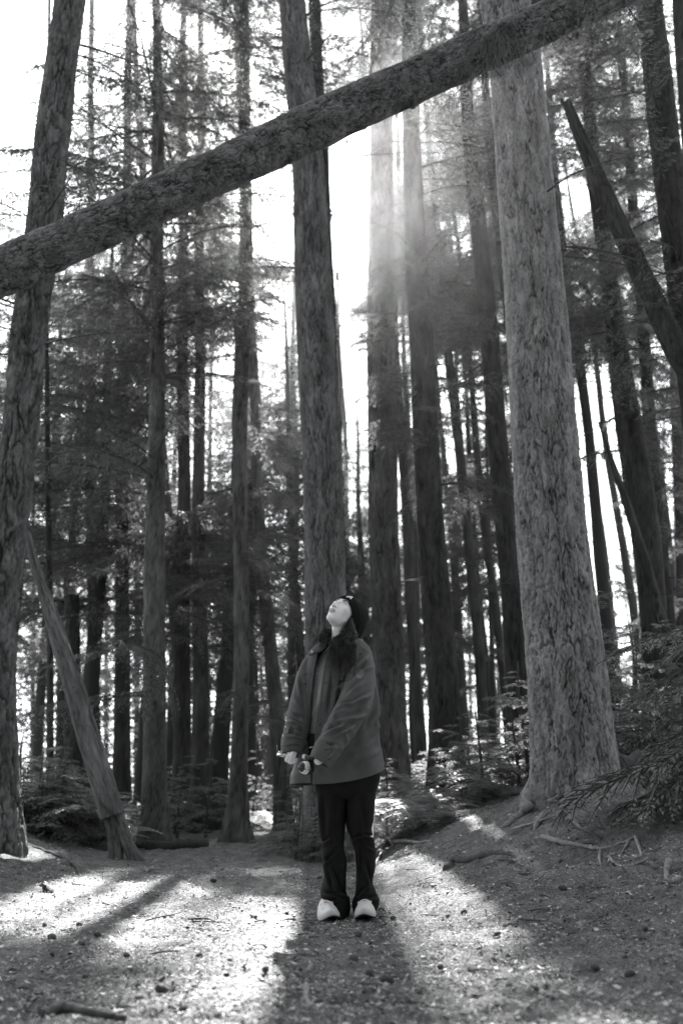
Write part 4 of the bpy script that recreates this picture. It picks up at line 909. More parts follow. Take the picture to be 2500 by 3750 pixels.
nt = M['skin'].node_tree; b_ = nt.nodes['Principled BSDF']; sk_ = b_.inputs['Base Color'].links[0].from_socket; a_ = nt.nodes.new('ShaderNodeAttribute'); a_.attribute_name = 'lip'; mx_ = nt.nodes.new('ShaderNodeMix'); mx_.data_type = 'RGBA'; nt.links.new(a_.outputs['Fac'], mx_.inputs[0]); nt.links.new(sk_, mx_.inputs[6]); mx_.inputs[7].default_value = (.36, .36, .36, 1); nt.links.new(mx_.outputs[2], b_.inputs['Base Color'])
# eyes, lashes, brows
for s in (-1, 1):
    c = np.array([s*.032, .0790, .000]); V, F = ellipsoid(h2w(c[None])[0], (.0100,)*3, 14); e = mk('eye', V, F, M['eye'], person)
    q = c+np.array([0, .0085, .006]); V, F = ellipsoid(h2w(q[None])[0], (.0042,)*3, 10); mk('iris', V, F, M['iris'], e)
    u = np.linspace(-1, 1, 14); lid = np.stack([s*.032+.0155*u, .0895-.010*u*u*1.0, .0045-.0050*u*u], -1); V, F = tube(h2w(lid), .0017*(1.15-.7*u*u), 8); mk('upper_eyelid', V, F, M['brow'], person)
    lid2 = np.stack([s*.032+.0150*u, .0880-.011*u*u, -.0052+.0040*u*u], -1); V, F = tube(h2w(lid2), .0024, 8); mk('lower_eyelid', V, F, M['skin'], person)
    br = np.stack([s*(.031+.017*u), .0862-.010*(u*.5+.4)**2, .0200-.0035*u**2], -1); V, F = tube(h2w(br), .0032*(1-.6*np.clip(u, -.2, 1)**2)+.0003, 8); mk('eyebrow', V, F, M['brow'], person)

for s in (-1, 1):
    V, F = ellipsoid(h2w(np.array([[s*.0072, .0985, -.0462]]))[0], (.0036, .0036, .0030), 10); mk('nostril', V, F, M['brow'], person)

# beanie
def hat_sdf(p):
    d = e_(p, (0, -.016, .012), (.0795, .1000, .085)); d = smin(d, e_(p, (0, -.062, -.002), (.077, .082, .082)), .035); return smin(d, e_(p, (0, -.115, -.035), (.05, .045, .052)), .05)
n = 84; hv2, D2 = star(hat_sdf, (0, -.02, .02), n, .22)
cut = hv2[:, 2]-np.maximum(.032+.74*(hv2[:, 1]-.085), -.098+.12*hv2[:, 1]); cuff = ss(.068, .058, cut); nrm = (hv2-np.array([0, -.02, .02])); nrm /= np.linalg.norm(nrm, axis=1)[:, None]
ang = np.arctan2(nrm[:, 0], nrm[:, 1]); hv3 = hv2+nrm*(.0055*cuff+.0011*np.sin(ang*70))[:, None]
Fg = grid_faces(n, 2*n, True); keep = (cut[Fg] > 0).any(1); hv3[:, 2] -= np.minimum(cut, 0); hw = h2w(hv3)
hat = mk('beanie', hw, [Fg[keep]], M['knit'], person); md = hat.modifiers.new('s', 'SOLIDIFY'); md.thickness = .006; md.offset = -.2; apply_mods(hat)

def bvh(objs):
    Vs = []; Fs = []; k = 0
    for o in objs:
        w = wloc(o); me = o.data; Vs += [Vector(v.co)+Vector(w) for v in me.vertices]; Fs += [[i+k for i in p.vertices] for p in me.polygons]; k = len(Vs)
    return BVHTree.FromPolygons(Vs, Fs)
def drape(poly, tree_, off, name, m, parent, th=.002, step=3.0, fallback=None, smooth=True):
    """a thin piece of cloth or print lying on a surface; poly in photograph pixels"""
    P2 = np.array(poly, float); x0, y0 = P2.min(0); x1, y1 = P2.max(0); nx = max(4, int((x1-x0)/step)+1); ny = max(4, int((y1-y0)/step)+1)
    def edge(y):
        xs = []
        for i in range(len(P2)):
            (xa, ya), (xb, yb) = P2[i], P2[(i+1) % len(P2)]
            if (ya <= y < yb) or (yb <= y < ya): xs.append(xa+(xb-xa)*(y-ya)/(yb-ya))
        return (min(xs), max(xs)) if len(xs) > 1 else (x0, x0)
    W = []; last = None
    for j in range(ny):
        y = y0+(y1-y0)*(j+.001)/(ny-1+.002); a, b = edge(y)
        for i in range(nx):
            d = Vector(ray(a+(b-a)*i/(nx-1), y)).normalized(); h = tree_.ray_cast(Vector(CAM), d)
            if h[0] is not None and (last is None or abs(h[3]-last) < .12): p = np.array(h[0])-np.array(d)*off; last = h[3]
            else: p = CAM+np.array(d)*((last or 5.5)-off)
            W.append(p)
    W = np.array(W); n_ = len(W); B = W+(W-CAM)/np.linalg.norm(W-CAM, axis=1)[:, None]*th
    f = grid_faces(ny, nx); Vb = np.vstack([W, B]); rim = list(range(nx))+[nx*(k+1)-1 for k in range(1, ny)]+[nx*ny-1-k for k in range(1, nx)]+[nx*(ny-1-k) for k in range(1, ny-1)]
    sides = np.array([[rim[k], rim[(k+1) % len(rim)], rim[(k+1) % len(rim)]+n_, rim[k]+n_] for k in range(len(rim))])
    return mk(name, Vb, [f, f[:, ::-1]+n_, sides], m, parent, smooth=False)
hb = bvh([hat])
drape([(x_*.8+254+9, y_*.8+438-6) for x_, y_ in ((1254, 2192), (1262, 2188), (1272, 2188), (1278, 2191), (1283, 2190), (1287, 2193), (1284, 2197), (1280, 2198), (1277, 2204), (1274, 2203), (1273, 2197), (1268, 2194), (1258, 2195))], hb, .002, 'emblem', M['white'], hat, step=1.5)

# sweatshirt
def torso(levels, rows, cols, front=None, e=.85):
    L = np.array(levels, float); py = np.linspace(L[0, 0], L[-1, 0], rows); k = [np.interp(py, L[:, 0], L[:, i]) for i in range(1, L.shape[1])]
    return py, k
sl = [(2352, 1222, 1290, .05, .06), (2375, 1195, 1310, .065, .06), (2400, 1170, 1335, .08, .055), (2450, 1145, 1345, .10, .05), (2550, 1135, 1345, .105, .045), (2650, 1125, 1350, .10, .05), (2725, 1122, 1352, .10, .05)]
def loft(levels, rows, cols, gap=None, scale=1., e=.82, noise=.0, seed=1, dfun=None):
    py, (lx, rx, dp, dy) = torso(levels, rows, cols); G = np.zeros((rows, cols, 3))
    for i in range(rows):
        cx = (lx[i]+rx[i])/2; c = Q(cx, py[i], dy[i]); a = (rx[i]-lx[i])/2*mpp(c)*scale
        if gap is None: ph = np.linspace(0, 2*PI, cols, endpoint=False)
        else:
            g0 = np.interp(py[i], gap[:, 0], gap[:, 1]); g1 = np.interp(py[i], gap[:, 0], gap[:, 2])
            pl = math.asin(np.clip((g0-cx)/((rx[i]-lx[i])/2), -.98, .98)); pr = math.asin(np.clip((g1-cx)/((rx[i]-lx[i])/2), -.98, .98)); ph = np.linspace(pr, 2*PI+pl, cols)
        s, co_ = np.sin(ph), np.cos(ph); s2 = np.sign(s)*np.abs(s)**e; c2 = np.sign(co_)*np.abs(co_)**e
        G[i] = c+np.stack([a*(s if gap is not None else s2), -dp[i]*scale*c2, 0*ph], -1)
    V = G.reshape(-1, 3); N = grid_normals(V, rows, cols, gap is None)
    if (N*(V-np.repeat(G.mean(1), cols, 0))).sum(1).mean() < 0: N = -N
    if noise: 
        q = proj(V); V = V+N*(noise*fbm(q[0]/60.+V[:, 1]*6, q[1]/90., seed, 3))[:, None]
    return V, N
V, N = loft(sl, 90, 90, noise=.004); V = creases(V, N, [((1160, 2600), (1175, 2500), 9, .004), ((1150, 2640), (1170, 2580), 8, -.004)])
mk('sweatshirt', V, grid_faces(90, 90, True), M['sweat'], person)
# letters on the chest: two tiny words mostly hidden behind the jacket edge
sb_ = bvh([o for o in bpy.data.objects if o.name == 'sweatshirt'])
for x, y in ((1163, 2447), (1161, 2452), (1164, 2444), (1157, 2464), (1160, 2466), (1156, 2469)):
    drape([(x, y), (x+4, y-1), (x+5, y+1), (x+1, y+2)], sb_, .002, 'letter', M['white'], person, step=1.5, th=.001)

# jacket: open-fronted shell and two sleeves
gap = np.array([(2340, 1190, 1232), (2375, 1172, 1215), (2400, 1166, 1197), (2450, 1156, 1189), (2498, 1148, 1182), (2568, 1141, 1174), (2638, 1130, 1161), (2698, 1127, 1155), (2770, 1131, 1152), (2820, 1138, 1149), (2862, 1142, 1147)], float)
jl = [(2336, 1205, 1308, .065, .075), (2350, 1180, 1330, .085, .07), (2368, 1152, 1348, .10, .065), (2395, 1130, 1360, .12, .06), (2450, 1114, 1368, .132, .05), (2530, 1108, 1374, .135, .05), (2630, 1104, 1382, .138, .05), (2720, 1096, 1390, .14, .05), (2800, 1078, 1399, .145, .05), (2840, 1064, 1403, .148, .05), (2868, 1062, 1404, .148, .05)]
rows, cols = 190, 230
V, N = loft(jl, rows, cols, gap, noise=.006, seed=5)
G = V.reshape(rows, cols, 3); py_ = np.linspace(2336, 2868, rows); fr = ss(2700, 2868, py_)[:, None]
u = np.linspace(0, 1, cols)[None]   # 0 = right front edge ... 1 = left front edge (via the back)
up = fr*(.075*ss(.06, .37, u)*ss(.47, .40, u) - .012*ss(.55, .7, u) + .012*ss(.8, .97, u)-.006*ss(.12, .0, u))
G[..., 2] += up
lf = ss(2400, 2700, py_)[:, None]*(.012*np.sin(u*44+1.5)*ss(.08, .2, u)*ss(1, .9, u)); G[..., 1] += lf*.8
V = G.reshape(-1, 3); N = grid_normals(V, rows, cols, False); N = N if (N[cols//8+cols*100] @ np.array([0, -1, 0])) > 0 else -N
JC = [((1205, 2470), (1190, 2600), 7, .005), ((1235, 2500), (1215, 2640), 7, .005), ((1215, 2540), (1262, 2500), 6, .003), ((1110, 2560), (1112, 2720), 6, .006), ((1122, 2480), (1118, 2640), 5, -.004),
      ((1375, 2470), (1380, 2640), 9, .006), ((1350, 2700), (1396, 2640), 9, .004), ((1300, 2790), (1390, 2745), 12, .004), ((1240, 2830), (1330, 2740), 16, .004), ((1160, 2830), (1210, 2760), 12, .004),
      ((1320, 2370), (1356, 2395), 6, .003), ((1290, 2400), (1275, 2470), 7, .005), ((1312, 2420), (1250, 2500), 7, -.004), ((1370, 2600), (1340, 2660), 7, -.006), ((1250, 2425), (1242, 2600), 6, -.003), ((1100, 2830), (1130, 2790), 9, .004)]
V = creases(V, N, JC)
Fj = [grid_faces(rows, cols)]
def sleeve(pts, cols, rows, cr, seed, flat=.92):
    a = np.array([[*Q(x, y, dy), w/2*mpp(Q(x, y, dy))] for x, y, w, dy in pts]); s = smooth_path(a, rows); C = s[:, :3]; r = s[:, 3]
    T_, N_, B_ = frames(C); th = np.linspace(0, 2*PI, cols, endpoint=False)
    V = C[:, None]+r[:, None, None]*(np.cos(th)[None, :, None]*N_[:, None]+flat*np.sin(th)[None, :, None]*B_[:, None])
    V = V.reshape(-1, 3); N = (V-np.repeat(C, cols, 0)); N /= np.linalg.norm(N, axis=1)[:, None]; q = proj(V)
    t = np.repeat(np.linspace(0, 1, rows), cols)
    V = V+N*(.005*fbm(q[0]/45., q[1]/45.+V[:, 1]*8, seed, 3)+.004*ss(.5, 1, t)*np.sin(t*75+4*fbm(q[0]/40., q[1]/60., seed+3, 2)))[:, None]
    V = creases(V, N, cr); return V, [grid_faces(rows, cols, True)], C, r
SR = sleeve([(1326, 2392, 54, .04), (1330, 2425, 82, -.02), (1320, 2500, 112, -.09), (1300, 2575, 122, -.145), (1258, 2650, 116, -.20), (1218, 2710, 106, -.24), (1188, 2762, 92, -.26), (1170, 2794, 78, -.27)], 110, 180,
    [((1240, 2590), (1290, 2578), 8, .009), ((1290, 2578), (1352, 2545), 8, .007), ((1215, 2632), (1262, 2600), 8, .009), ((1190, 2690), (1260, 2655), 8, .008), ((1225, 2700), (1290, 2660), 8, .008), ((1180, 2745), (1230, 2735), 7, .007), ((1205, 2775), (1225, 2735), 7, .009),
     ((1175, 2790), (1205, 2772), 5, .005), ((1275, 2545), (1330, 2500), 9, .006), ((1320, 2460), (1365, 2440), 8, .006), ((1280, 2480), (1350, 2410), 7, -.008), ((1250, 2640), (1330, 2620), 10, .007), ((1300, 2640), (1350, 2580), 9, .006), ((1200, 2665), (1222, 2640), 6, .005)], 31)
SL = sleeve([(1150, 2400, 46, .05), (1134, 2432, 62, .035), (1121, 2482, 76, .03), (1112, 2530, 84, .02), (1098, 2620, 92, -.01), (1088, 2672, 92, -.04), (1074, 2712, 86, -.085), (1066, 2748, 72, -.12), (1066, 2764, 60, -.13)], 90, 150,
    [((1062, 2640), (1102, 2660), 6, .008), ((1052, 2665), (1104, 2690), 7, .008), ((1040, 2700), (1100, 2706), 7, .008), ((1038, 2730), (1095, 2726), 6, .007), ((1078, 2560), (1104, 2600), 7, .006), ((1092, 2480), (1100, 2560), 6, .005), ((1058, 2690), (1080, 2672), 5, -.006), ((1070, 2610), (1100, 2630), 6, -.005)], 37)
def cuff(S, cols, rows, n=14):
    C, r = S[2], S[3]; return C[-n:], r[-n:]
def inner(S, cols):
    V, F, C, r = S; e = V[-cols:]; c = e.mean(0); T_ = C[-1]-C[-4]; T_ /= np.linalg.norm(T_)
    W = np.vstack([e, c+(e-c)*.93-T_*.002, c+(e-c)*.86-T_*.05]); return W, [grid_faces(3, cols, True)]
V2, F2 = join([(V, Fj), (SR[0], SR[1]), (SL[0], SL[1]), inner(SR, 110), inner(SL, 90)])
jacket = mk('jacket', V2, F2, [M['jacket'], M['lining']], person); md = jacket.modifiers.new('s', 'SOLIDIFY'); md.thickness = .004; md.offset = -1; apply_mods(jacket)
jb = bvh([jacket])
# dark lining seen in the opening
V, N = loft([(a, b+14, c-14, d-.03, e) for a, b, c, d, e in jl[2:-2]], 60, 90, np.array([(g[0], g[1]-8, g[2]+9) for g in gap])); mk('lining', V, grid_faces(60, 90), M['lining'], jacket)
V, N = loft([(2690, 1108, 1385, .115, .05), (2760, 1104, 1388, .13, .05), (2830, 1130, 1380, .12, .05)], 20, 60); mk('shirt_hem', V, grid_faces(20, 60, True), M['lining'], person)
# placket strips, pocket flaps, cuffs, snaps, patch, collar
drape([(1189, 2440), (1211, 2440), (1205, 2500), (1198, 2580), (1186, 2630), (1164, 2634), (1176, 2568), (1183, 2500)], jb, .002, 'placket', M['jacket'], jacket, th=.004, step=4)
drape([(1108, 2535), (1140, 2470), (1146, 2480), (1140, 2560), (1129, 2640), (1124, 2700), (1124, 2830), (1104, 2830), (1106, 2700), (1110, 2620)], jb, .003, 'placket', M['jacket'], jacket, th=.004, step=4)
drape([(1218, 2458), (1262, 2456), (1296, 2470), (1284, 2490), (1250, 2492), (1246, 2497), (1222, 2482)], jb, .003, 'pocket_flap', M['jacket'], jacket, th=.005)
drape([(1106, 2468), (1136, 2466), (1128, 2504), (1100, 2502)], jb, .003, 'pocket_flap', M['jacket'], jacket, th=.005)
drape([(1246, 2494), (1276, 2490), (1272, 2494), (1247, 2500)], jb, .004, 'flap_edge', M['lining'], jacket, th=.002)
drape([(1254, 2382), (1256, 2390), (1316, 2384), (1350, 2399), (1350, 2395), (1318, 2379)], jb, .002, 'yoke_seam', M['jacket_seam'], jacket, th=.002)
for x, y, r in ((1193, 2501, 5), (1180, 2577, 5), (1169, 2651, 5), (1120, 2493, 3.5)):
    h = jb.ray_cast(Vector(CAM), Vector(ray(x, y)).normalized())[0]; p = np.array(h)-np.array([0, .006, 0]); V, F = ellipsoid(p, (r*MP, .003, r*MP), 10); mk('snap_button', V, F, M['jacket_seam'], jacket)
h = jb.ray_cast(Vector(CAM), Vector(ray(1317, 2466)).normalized())[0]
a = np.linspace(0, 2*PI, 20, endpoint=False); drape([(1317+16.5*math.cos(t), 2466+19*math.sin(t)) for t in a], jb, .004, 'sleeve_patch', M['patchm'], jacket, th=.004)
for S, cc in ((SR, 110), (SL, 90)):
    C, r = S[2][-22:], S[3][-22:]; V, F = tube(C, r+.0045, 60, cap=False, flat=.92); cf = mk('cuff', V, F, M['jacket'], jacket); md = cf.modifiers.new('s', 'SOLIDIFY'); md.thickness = .004; apply_mods(cf)
def plate(pts, th, name, m, parent, dirn=np.array([0, 1., 0]), n=6):
    """leaf of cloth through points with depth, pts [(px,py,dy)]: two matching edges"""
    A, B = pts; A = smooth_path(np.array([Q(*p) for p in A]), 24); B = smooth_path(np.array([Q(*p) for p in B]), 24)
    G = np.stack([A+(B-A)*t+np.array([0, -.010*math.sin(PI*t), 0]) for t in np.linspace(0, 1, n)]); V = G.reshape(-1, 3); o = mk(name, V, grid_faces(n, 24), m, parent); md = o.modifiers.new('s', 'SOLIDIFY'); md.thickness = th; apply_mods(o); return o
plate([[(1192, 2340, .06), (1172, 2352, .0), (1148, 2366, -.06), (1122, 2397, -.085)], [(1196, 2372, .0), (1180, 2384, -.07), (1160, 2392, -.095), (1141, 2402, -.10)]], .004, 'collar', M['jacket'], jacket)
plate([[(1192, 2336, .07), (1172, 2348, .03), (1150, 2360, -.02), (1124, 2392, -.06)], [(1192, 2342, .05), (1172, 2354, .0), (1148, 2368, -.055), (1121, 2399, -.08)]], .004, 'collar', M['lining'], jacket)
plate([[(1312, 2334, .12), (1300, 2340, .04), (1282, 2356, -.03), (1262, 2380, -.07)], [(1330, 2350, .10), (1318, 2368, .0), (1296, 2392, -.08), (1262, 2418, -.105)]], .005, 'collar', M['jacket'], jacket)
p = Q(1142, 2387, -.112); V, F = tube(np.array([p, p+np.array([0, -.004, 0])]), .0062, 14, ref=np.array([1., 0, 0])); mk('snap_button', V, F, M['white'], jacket); V, F = tube(np.array([p+np.array([0, -.003, 0]), p+np.array([0, -.006, 0])]), .0025, 10, ref=np.array([1., 0, 0])); mk('snap_button', V, F, M['lining'], jacket)
V, F = join([tube(np.array([Q(1131, 2737, -.12), Q(1147, 2736, -.12)]), .0028, 8), tube(np.array([Q(1119, 2719, -.13), Q(1122, 2718, -.13)]), .003, 8)]); mk('zip_end', V, F, M['metal'], jacket)
# hem bead
# trousers
def leg(E, cr, seed, depth=.088, flare=True):
    E = np.array(E, float); rows, cols = 190, 90; py = np.linspace(E[0, 0], E[-1, 0], rows); k = np.ones(7)/7
    l = np.interp(py, E[:, 0], E[:, 1]); r = np.interp(py, E[:, 0], E[:, 2])
    for a_ in (l, r): a_[3:-3] = np.convolve(a_, k, 'valid')
    ph = np.linspace(0, 2*PI, cols, endpoint=False); G = np.zeros((rows, cols, 3))
    dy = np.interp(py, [2830, 3090, 3240, 3310, 3360], [.05, .06, .09, .11, .12]); dp = np.interp(py, [2830, 2960, 3090, 3200, 3300, 3360], [.105, .09, .075, .072, .105, .14])
    for i in range(rows):
        c = Q((l[i]+r[i])/2, py[i], dy[i]); G[i] = c+np.stack([(r[i]-l[i])/2*mpp(c)*np.sin(ph), -dp[i]*np.cos(ph), 0*ph], -1)
    V = G.reshape(-1, 3); N = V-np.repeat(G.mean(1), cols, 0); N /= np.linalg.norm(N, axis=1)[:, None]; q = proj(V)
    V = V+N*(.004*fbm(q[0]/35., q[1]/50.+V[:, 1]*7, seed, 3))[:, None]; V = creases(V, N, cr); return V, [grid_faces(rows, cols, True)]
LG = leg([(2830, 1150, 1285), (2880, 1153, 1282), (2978, 1162, 1268), (3013, 1167, 1264), (3050, 1172, 1262), (3085, 1177, 1259), (3098, 1178, 1260), (3138, 1174, 1267), (3171, 1189, 1269), (3220, 1182, 1268), (3268, 1173, 1266), (3300, 1179, 1283), (3330, 1187, 1284), (3358, 1195, 1277)],
    [((1178, 3096), (1214, 3072), 7, .008), ((1200, 3160), (1240, 3270), 8, .008), ((1240, 3270), (1278, 3290), 7, .007), ((1180, 3275), (1240, 3290), 7, .007), ((1200, 3310), (1245, 3298), 6, .006), ((1190, 3140), (1205, 3250), 8, .006), ((1215, 2900), (1205, 3060), 12, .005), ((1170, 2900), (1180, 3080), 7, .005), ((1250, 3100), (1262, 3230), 8, .005), ((1232, 3110), (1186, 3160), 7, -.005)], 51)
RG = leg([(2830, 1255, 1392), (2880, 1258, 1379), (2960, 1262, 1371), (3013, 1265, 1366), (3040, 1270, 1363), (3070, 1285, 1369), (3095, 1292, 1374), (3131, 1297, 1377), (3182, 1304, 1373), (3233, 1303, 1364), (3270, 1301, 1378), (3290, 1294, 1388), (3305, 1288, 1390), (3335, 1292, 1379), (3354, 1300, 1371)],
    [((1300, 3075), (1330, 3066), 6, .009), ((1308, 3085), (1316, 3200), 7, .006), ((1330, 3160), (1352, 3250), 7, .007), ((1312, 3290), (1345, 3250), 6, .007), ((1330, 3060), (1366, 3075), 6, .007), ((1340, 3100), (1370, 3120), 6, .005), ((1300, 3320), (1320, 3290), 6, .006), ((1345, 3300), (1384, 3292), 7, .006), ((1300, 2900), (1320, 3040), 12, .005)], 57)
hip = loft([(2790, 1150, 1392, .11, .05), (2850, 1151, 1392, .115, .05), (2900, 1158, 1378, .105, .05), (2925, 1180, 1350, .08, .05)], 26, 90)
V, F = join([LG, RG, (hip[0], [grid_faces(26, 90, True)])]); tr_ = mk('trousers', V, F, M['trousers'], person)
# shoes
def shoe(cx, cy, yaw, pitch, roll, s=1., back=.06):
    """toe towards the camera; local x right, y back, z up, toe tip at origin"""
    n = 60; t = np.linspace(0, 2*PI, n, endpoint=False); L, W = .26*s, .114*s
    def outline(k, z, inset):
        yy = (1-np.cos(t))/2; w = np.sin(t)*(.5*W-inset)*(1-.15*np.cos(t*1)*0)*(.92+.12*np.cos(2*PI*(yy-.25)))
        return np.stack([w, yy*(L-2*inset)+inset, np.full(n, z)], -1)
    z0 = ground_z(.08, PY-.2)
    def bend(V): V = V.copy(); V[:, 2] += .030*np.clip(1-V[:, 1]/.085, 0, 1)**1.6; return V
    def w(V):
        V = bend(V); V[:, 1] += .0; R = (Matrix.Rotation(yaw, 3, 'Z') @ Matrix.Rotation(pitch, 3, 'X') @ Matrix.Rotation(roll, 3, 'Y')); R = np.array(R); c = np.array([Q(cx, cy, -.13)[0], PY-.13, float(ground_z(Q(cx, cy, -.13)[0], PY-.13))+.008])
        return V@R.T+c
    sh = bpy.data.objects.new('shoe', None)
    rings = [outline(0, 0, .012), outline(0, 0, .001), outline(0, .006, 0), outline(0, .022, 0), outline(0, .026, .003)]
    V = np.vstack(rings+[[[0, L/2, 0]]]); j = np.arange(n); Fb = np.stack([np.full(n, 5*n), (j+1) % n, j], -1)
    so = mk('shoe', w(V[:n*5]), [grid_faces(5, n, True)], M['sole'], person)
    mk('outsole', w(np.vstack([rings[0]+[0, 0, -.003], rings[1]+[0, 0, -.001], [[0, L/2, -.003]]])), [grid_faces(2, n, True), np.stack([np.full(n, 2*n), j, (j+1) % n], -1)], M['sole_dark'], so)
    ins = [.004, .005, .010, .018, .026, .034, .040]; hz = [.024, .030, .038, .046, .053, .058, .061]; up = []
    for a_, z in zip(ins, hz):
        r_ = outline(0, z, a_); f = ss(.0, .13, r_[:, 1]); r_[:, 2] = .024+(z-.024)*(.70+.75*f); up.append(r_)
    V = np.vstack(up+[[[0, L*.5, up[-1][:, 2].max()]]]); k = len(up); Ft = np.stack([np.full(n, k*n), (k-1)*n+j, (k-1)*n+(j+1) % n], -1)
    mk('upper', w(V), [grid_faces(k, n, True), Ft], M['shoe'], so)
    u = np.linspace(-1, 1, 12)
    for i in range(3):
        y = .078+i*.020; z = .063+i*.006; C = np.stack([u*.026, y+.004*u*u, z-.010*u*u+.004], -1); mk('lace', w(tube(C, .0036, 8)[0]), tube(C, .0036, 8)[1], M['white'], so); C2_ = C+np.array([0, -.010, -.0035]); mk('lace_gap_shade', w(tube(C2_, .0028, 8)[0]), tube(C2_, .0028, 8)[1], M['patchm'], so)  # dark strips stand in for the shaded slots under the laces
    for sx in (-1, 1):
        C = np.stack([sx*(.029+.002*u), .066+.06*(u+1)/2, .050+.018*(u+1)/2], -1); mk('eyelet_stay', w(tube(C, .005, 8)[0]), tube(C, .005, 8)[1], M['shoe'], so)
    C = np.stack([np.cos(np.linspace(PI, 2*PI, 16))*.043, .056+np.sin(np.linspace(PI, 2*PI, 16))*.028*0+.01*np.abs(u).mean(), .045+0*np.linspace(0, 1, 16)], -1)
    return so
shoe(1218, 3374, math.radians(12), math.radians(3), math.radians(-9), 1.0)
shoe(1331, 3362, math.radians(-6), math.radians(2), math.radians(-4), 1.0)
# hair
def hair():
    rs = np.random.RandomState(12); parts = []
    def clump(pts, nst, rad, amp, n=22, freq=3.2, rr=(.0007, .0014), tail=1.6):
        a = smooth_path(np.array([Q(*p) for p in pts]), n); u = np.linspace(0, 1, n); f = rs.uniform(.8, 1.25)*freq; p1, p2 = rs.rand(2)*6.28; k = amp*np.minimum(1, u*2.2)
        a = a+np.stack([np.sin(u*f*2*PI+p1)*k, np.cos(u*f*2*PI+p2)*k*.8, .35*np.sin(u*f*5+p2)*k], -1)
        for _ in range(nst):
            o = rs.randn(3)*rad*.55; q1, q2 = rs.rand(2)*6.28; ff = rs.uniform(1.5, 3.5); w = .0022*np.minimum(1, u*2)
            e = int(n*rs.uniform(.72, 1)); b = a+o[None]*(.5+tail*.5*u[:, None]*(1.1-.5*u[:, None]))+np.stack([np.sin(u*ff*6+q1)*w, np.cos(u*ff*6+q2)*w, 0*u], -1)
            b = b[:e]; parts.append(tube(b, rs.uniform(*rr)*(1-.7*np.linspace(0, 1, e)**2), 3, cap=False))
    for i in range(44):
        f = rs.rand(); g = (i+rs.rand())/44; s0 = (1281+f*26, 2246+f*66, -.06+f*.085)
        ex = 1194+g*112+rs.randn()*6; ey = 2385+95*rs.rand()+25*math.sin(g*PI)
        mid = (1256+g*40+rs.randn()*5, 2318+f*16+rs.randn()*5, -.065+f*.03-rs.rand()*.03); m2 = (ex*.75+mid[0]*.25+rs.randn()*5, 2358+rs.randn()*8, -.105-rs.rand()*.025)
        clump([s0, mid, m2, (ex, ey, -.128-rs.rand()*.02)], 26, .0095, rs.uniform(.006, .014))
    for i in range(16):
        f = rs.rand(); s0 = (1214+rs.randn()*4, 2304+f*28, .03); m1 = (1202-rs.rand()*14, 2304+f*30, .0); m2 = (1186-rs.rand()*20, 2328+f*20, -.045); e2 = (1170+rs.rand()*28, 2350+rs.rand()*12, -.065)
        clump([s0, m1, m2, e2], 26, .008, rs.uniform(.004, .009), 22, 2.6)
    for i in range(26):
        clump([(1206, 2304+rs.rand()*30, .0), (1184-rs.rand()*14, 2312+rs.rand()*30, -.02), (1152+rs.rand()*20, 2322+rs.rand()*30, -.02)], 3, .006, .006, 16, 3, (.0004, .0006))
    for i in range(20):
        clump([(1275+rs.rand()*30, 2330+rs.randn()*4, .02), (1270+rs.rand()*40, 2370, -.05), (1262+rs.rand()*40, 2400+rs.rand()*30, -.10)], 8, .008, .006, 20, 2.5)
    for i in range(14):
        f = i/14; clump([(1300-f*60, 2300, .07), (1285-f*65, 2345, .08), (1280-f*70, 2385, .05)], 22, .012, .004, 14)
    V, F = join(parts); mk('hair', V, F, M['hair'], person)
hair()
# things in her hands
dv = thing('handheld_device', 'slim black tube with a white ring and silver keyed end, held level', 'device', Q(1110, 2770, -.14))
V, F = tube(smooth_path(np.array([Q(1082, 2768, -.150), Q(1110, 2771, -.19), Q(1150, 2775, -.235), Q(1185, 2778, -.26)]), 16), .0105, 18); mk('tube', V, F, M['black'], dv)
V, F = tube(np.array([Q(1111, 2771, -.192), Q(1120, 2772, -.202)]), .0118, 18); mk('ring', V, F, M['white'], dv)
V, F = tube(np.array([Q(1014, 2763, -.155), Q(1035, 2764, -.156), Q(1058, 2766, -.156), Q(1082, 2768, -.150)]), .0042, 10); mk('rod', V, F, M['metal'], dv)
V, F = tube(smooth_path(np.array([Q(1017, 2760, -.155), Q(1014, 2744, -.155), Q(1014, 2729, -.152)]), 10), .0008, 5); mk('wire', V, F, M['metal'], dv)
for x, y, r in ((1017, 2764, 5.5), (1023, 2753, 3), (1031, 2752, 2.4), (1034, 2769, 4.5), (1030, 2758, 3), (1038, 2771, 3), (1044, 2762, 3.5), (1025, 2766, 3.5), (1027, 2770, 2.4)):
    V, F = ellipsoid(Q(x, y, -.158), (r*MP, r*MP*.8, r*MP*.8), 9); mk('key', V, F, M['metal'], dv)
d2 = thing('small_bottle', 'rounded black container with a white band and a clip, held below the tube', 'container', Q(1120, 2813, -.2))
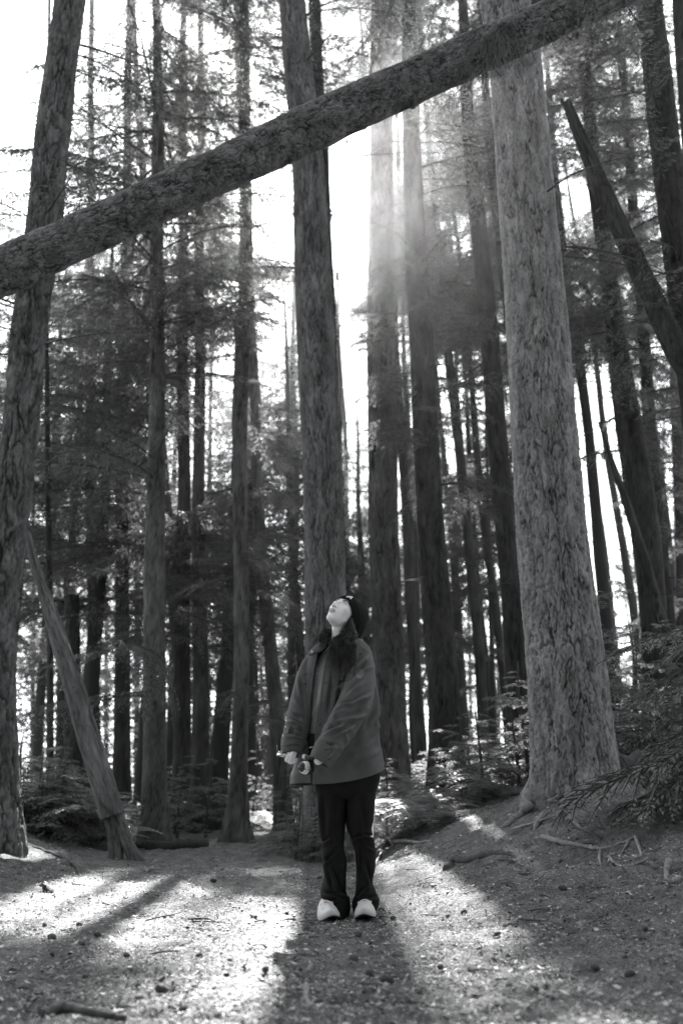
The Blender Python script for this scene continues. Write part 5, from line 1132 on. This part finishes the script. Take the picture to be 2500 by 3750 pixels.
ax0, ax1 = Q(1095, 2808, -.265), Q(1146, 2816, -.205); t = np.linspace(0, 1, 26); C = ax0+(ax1-ax0)*t[:, None]; R = .032*np.sqrt(np.clip(1-((t-.52)/.53)**2, .02, 1))
V, F = tube(C, R, 40); mk('shell', V, F, M['black'], d2); s_ = slice(5, 13); V, F = tube(C[s_], R[s_]+.0012, 40); mk('band', V, F, M['white'], d2)
V, F = tube(smooth_path(np.array([Q(1089, 2812, -.298), Q(1100, 2812, -.304), Q(1118, 2817, -.295), Q(1138, 2818, -.265)]), 16), np.interp(np.linspace(0, 1, 16), [0, .3, .5, 1], [.003, .0065, .003, .004]), 10); mk('strap', V, F, M['black'], d2)
V, F = join([tube(np.array([Q(1116, 2814+4*s, -.30), Q(1128, 2812+5*s, -.293), Q(1140, 2816+3*s, -.278)]), .0018, 8) for s in (-1, 1)]+[ellipsoid(Q(1126, 2816, -.30), (.005, .003, .004), 8)]); mk('clip', V, F, M['metal'], d2)

# ------------------------------------------------------------------ walker far down the trail
def walker():
    Y = 30.; b = P(1100, 2994, Y); s = mpp(b); t = thing('person', 'distant walker in dark clothes seen from behind on the trail', 'person', (b[0], Y, b[2]-.75))
    g = lambda x, y, dy=0: P(x, y, Y+dy)
    prt = [ellipsoid(g(1101, 2928), (9*s, 9*s, 11*s), 16), capsule([g(1101, 2934), g(1102, 2950)], [.05, .06]), ellipsoid(g(1102, 2955), (17*s, .12, 20*s), 16), ellipsoid(g(1103, 2975), (16*s, .12, 22*s), 16),
           capsule([g(1089, 2946), g(1086, 2968), g(1089, 2988)], [.055, .045, .035]), capsule([g(1115, 2946), g(1118, 2968), g(1115, 2988)], [.055, .045, .035]),
           capsule([g(1097, 2990), g(1096, 3035), g(1095, 3085)], [.10, .07, .05]), capsule([g(1108, 2990), g(1109, 3035), g(1110, 3085)], [.10, .07, .05])]
    V, F = join(prt); o = mk('body', V, F, M['trousers'], t); md = o.modifiers.new('r', 'REMESH'); md.mode = 'VOXEL'; md.voxel_size = .02; md.use_smooth_shade = True; apply_mods(o)
walker()
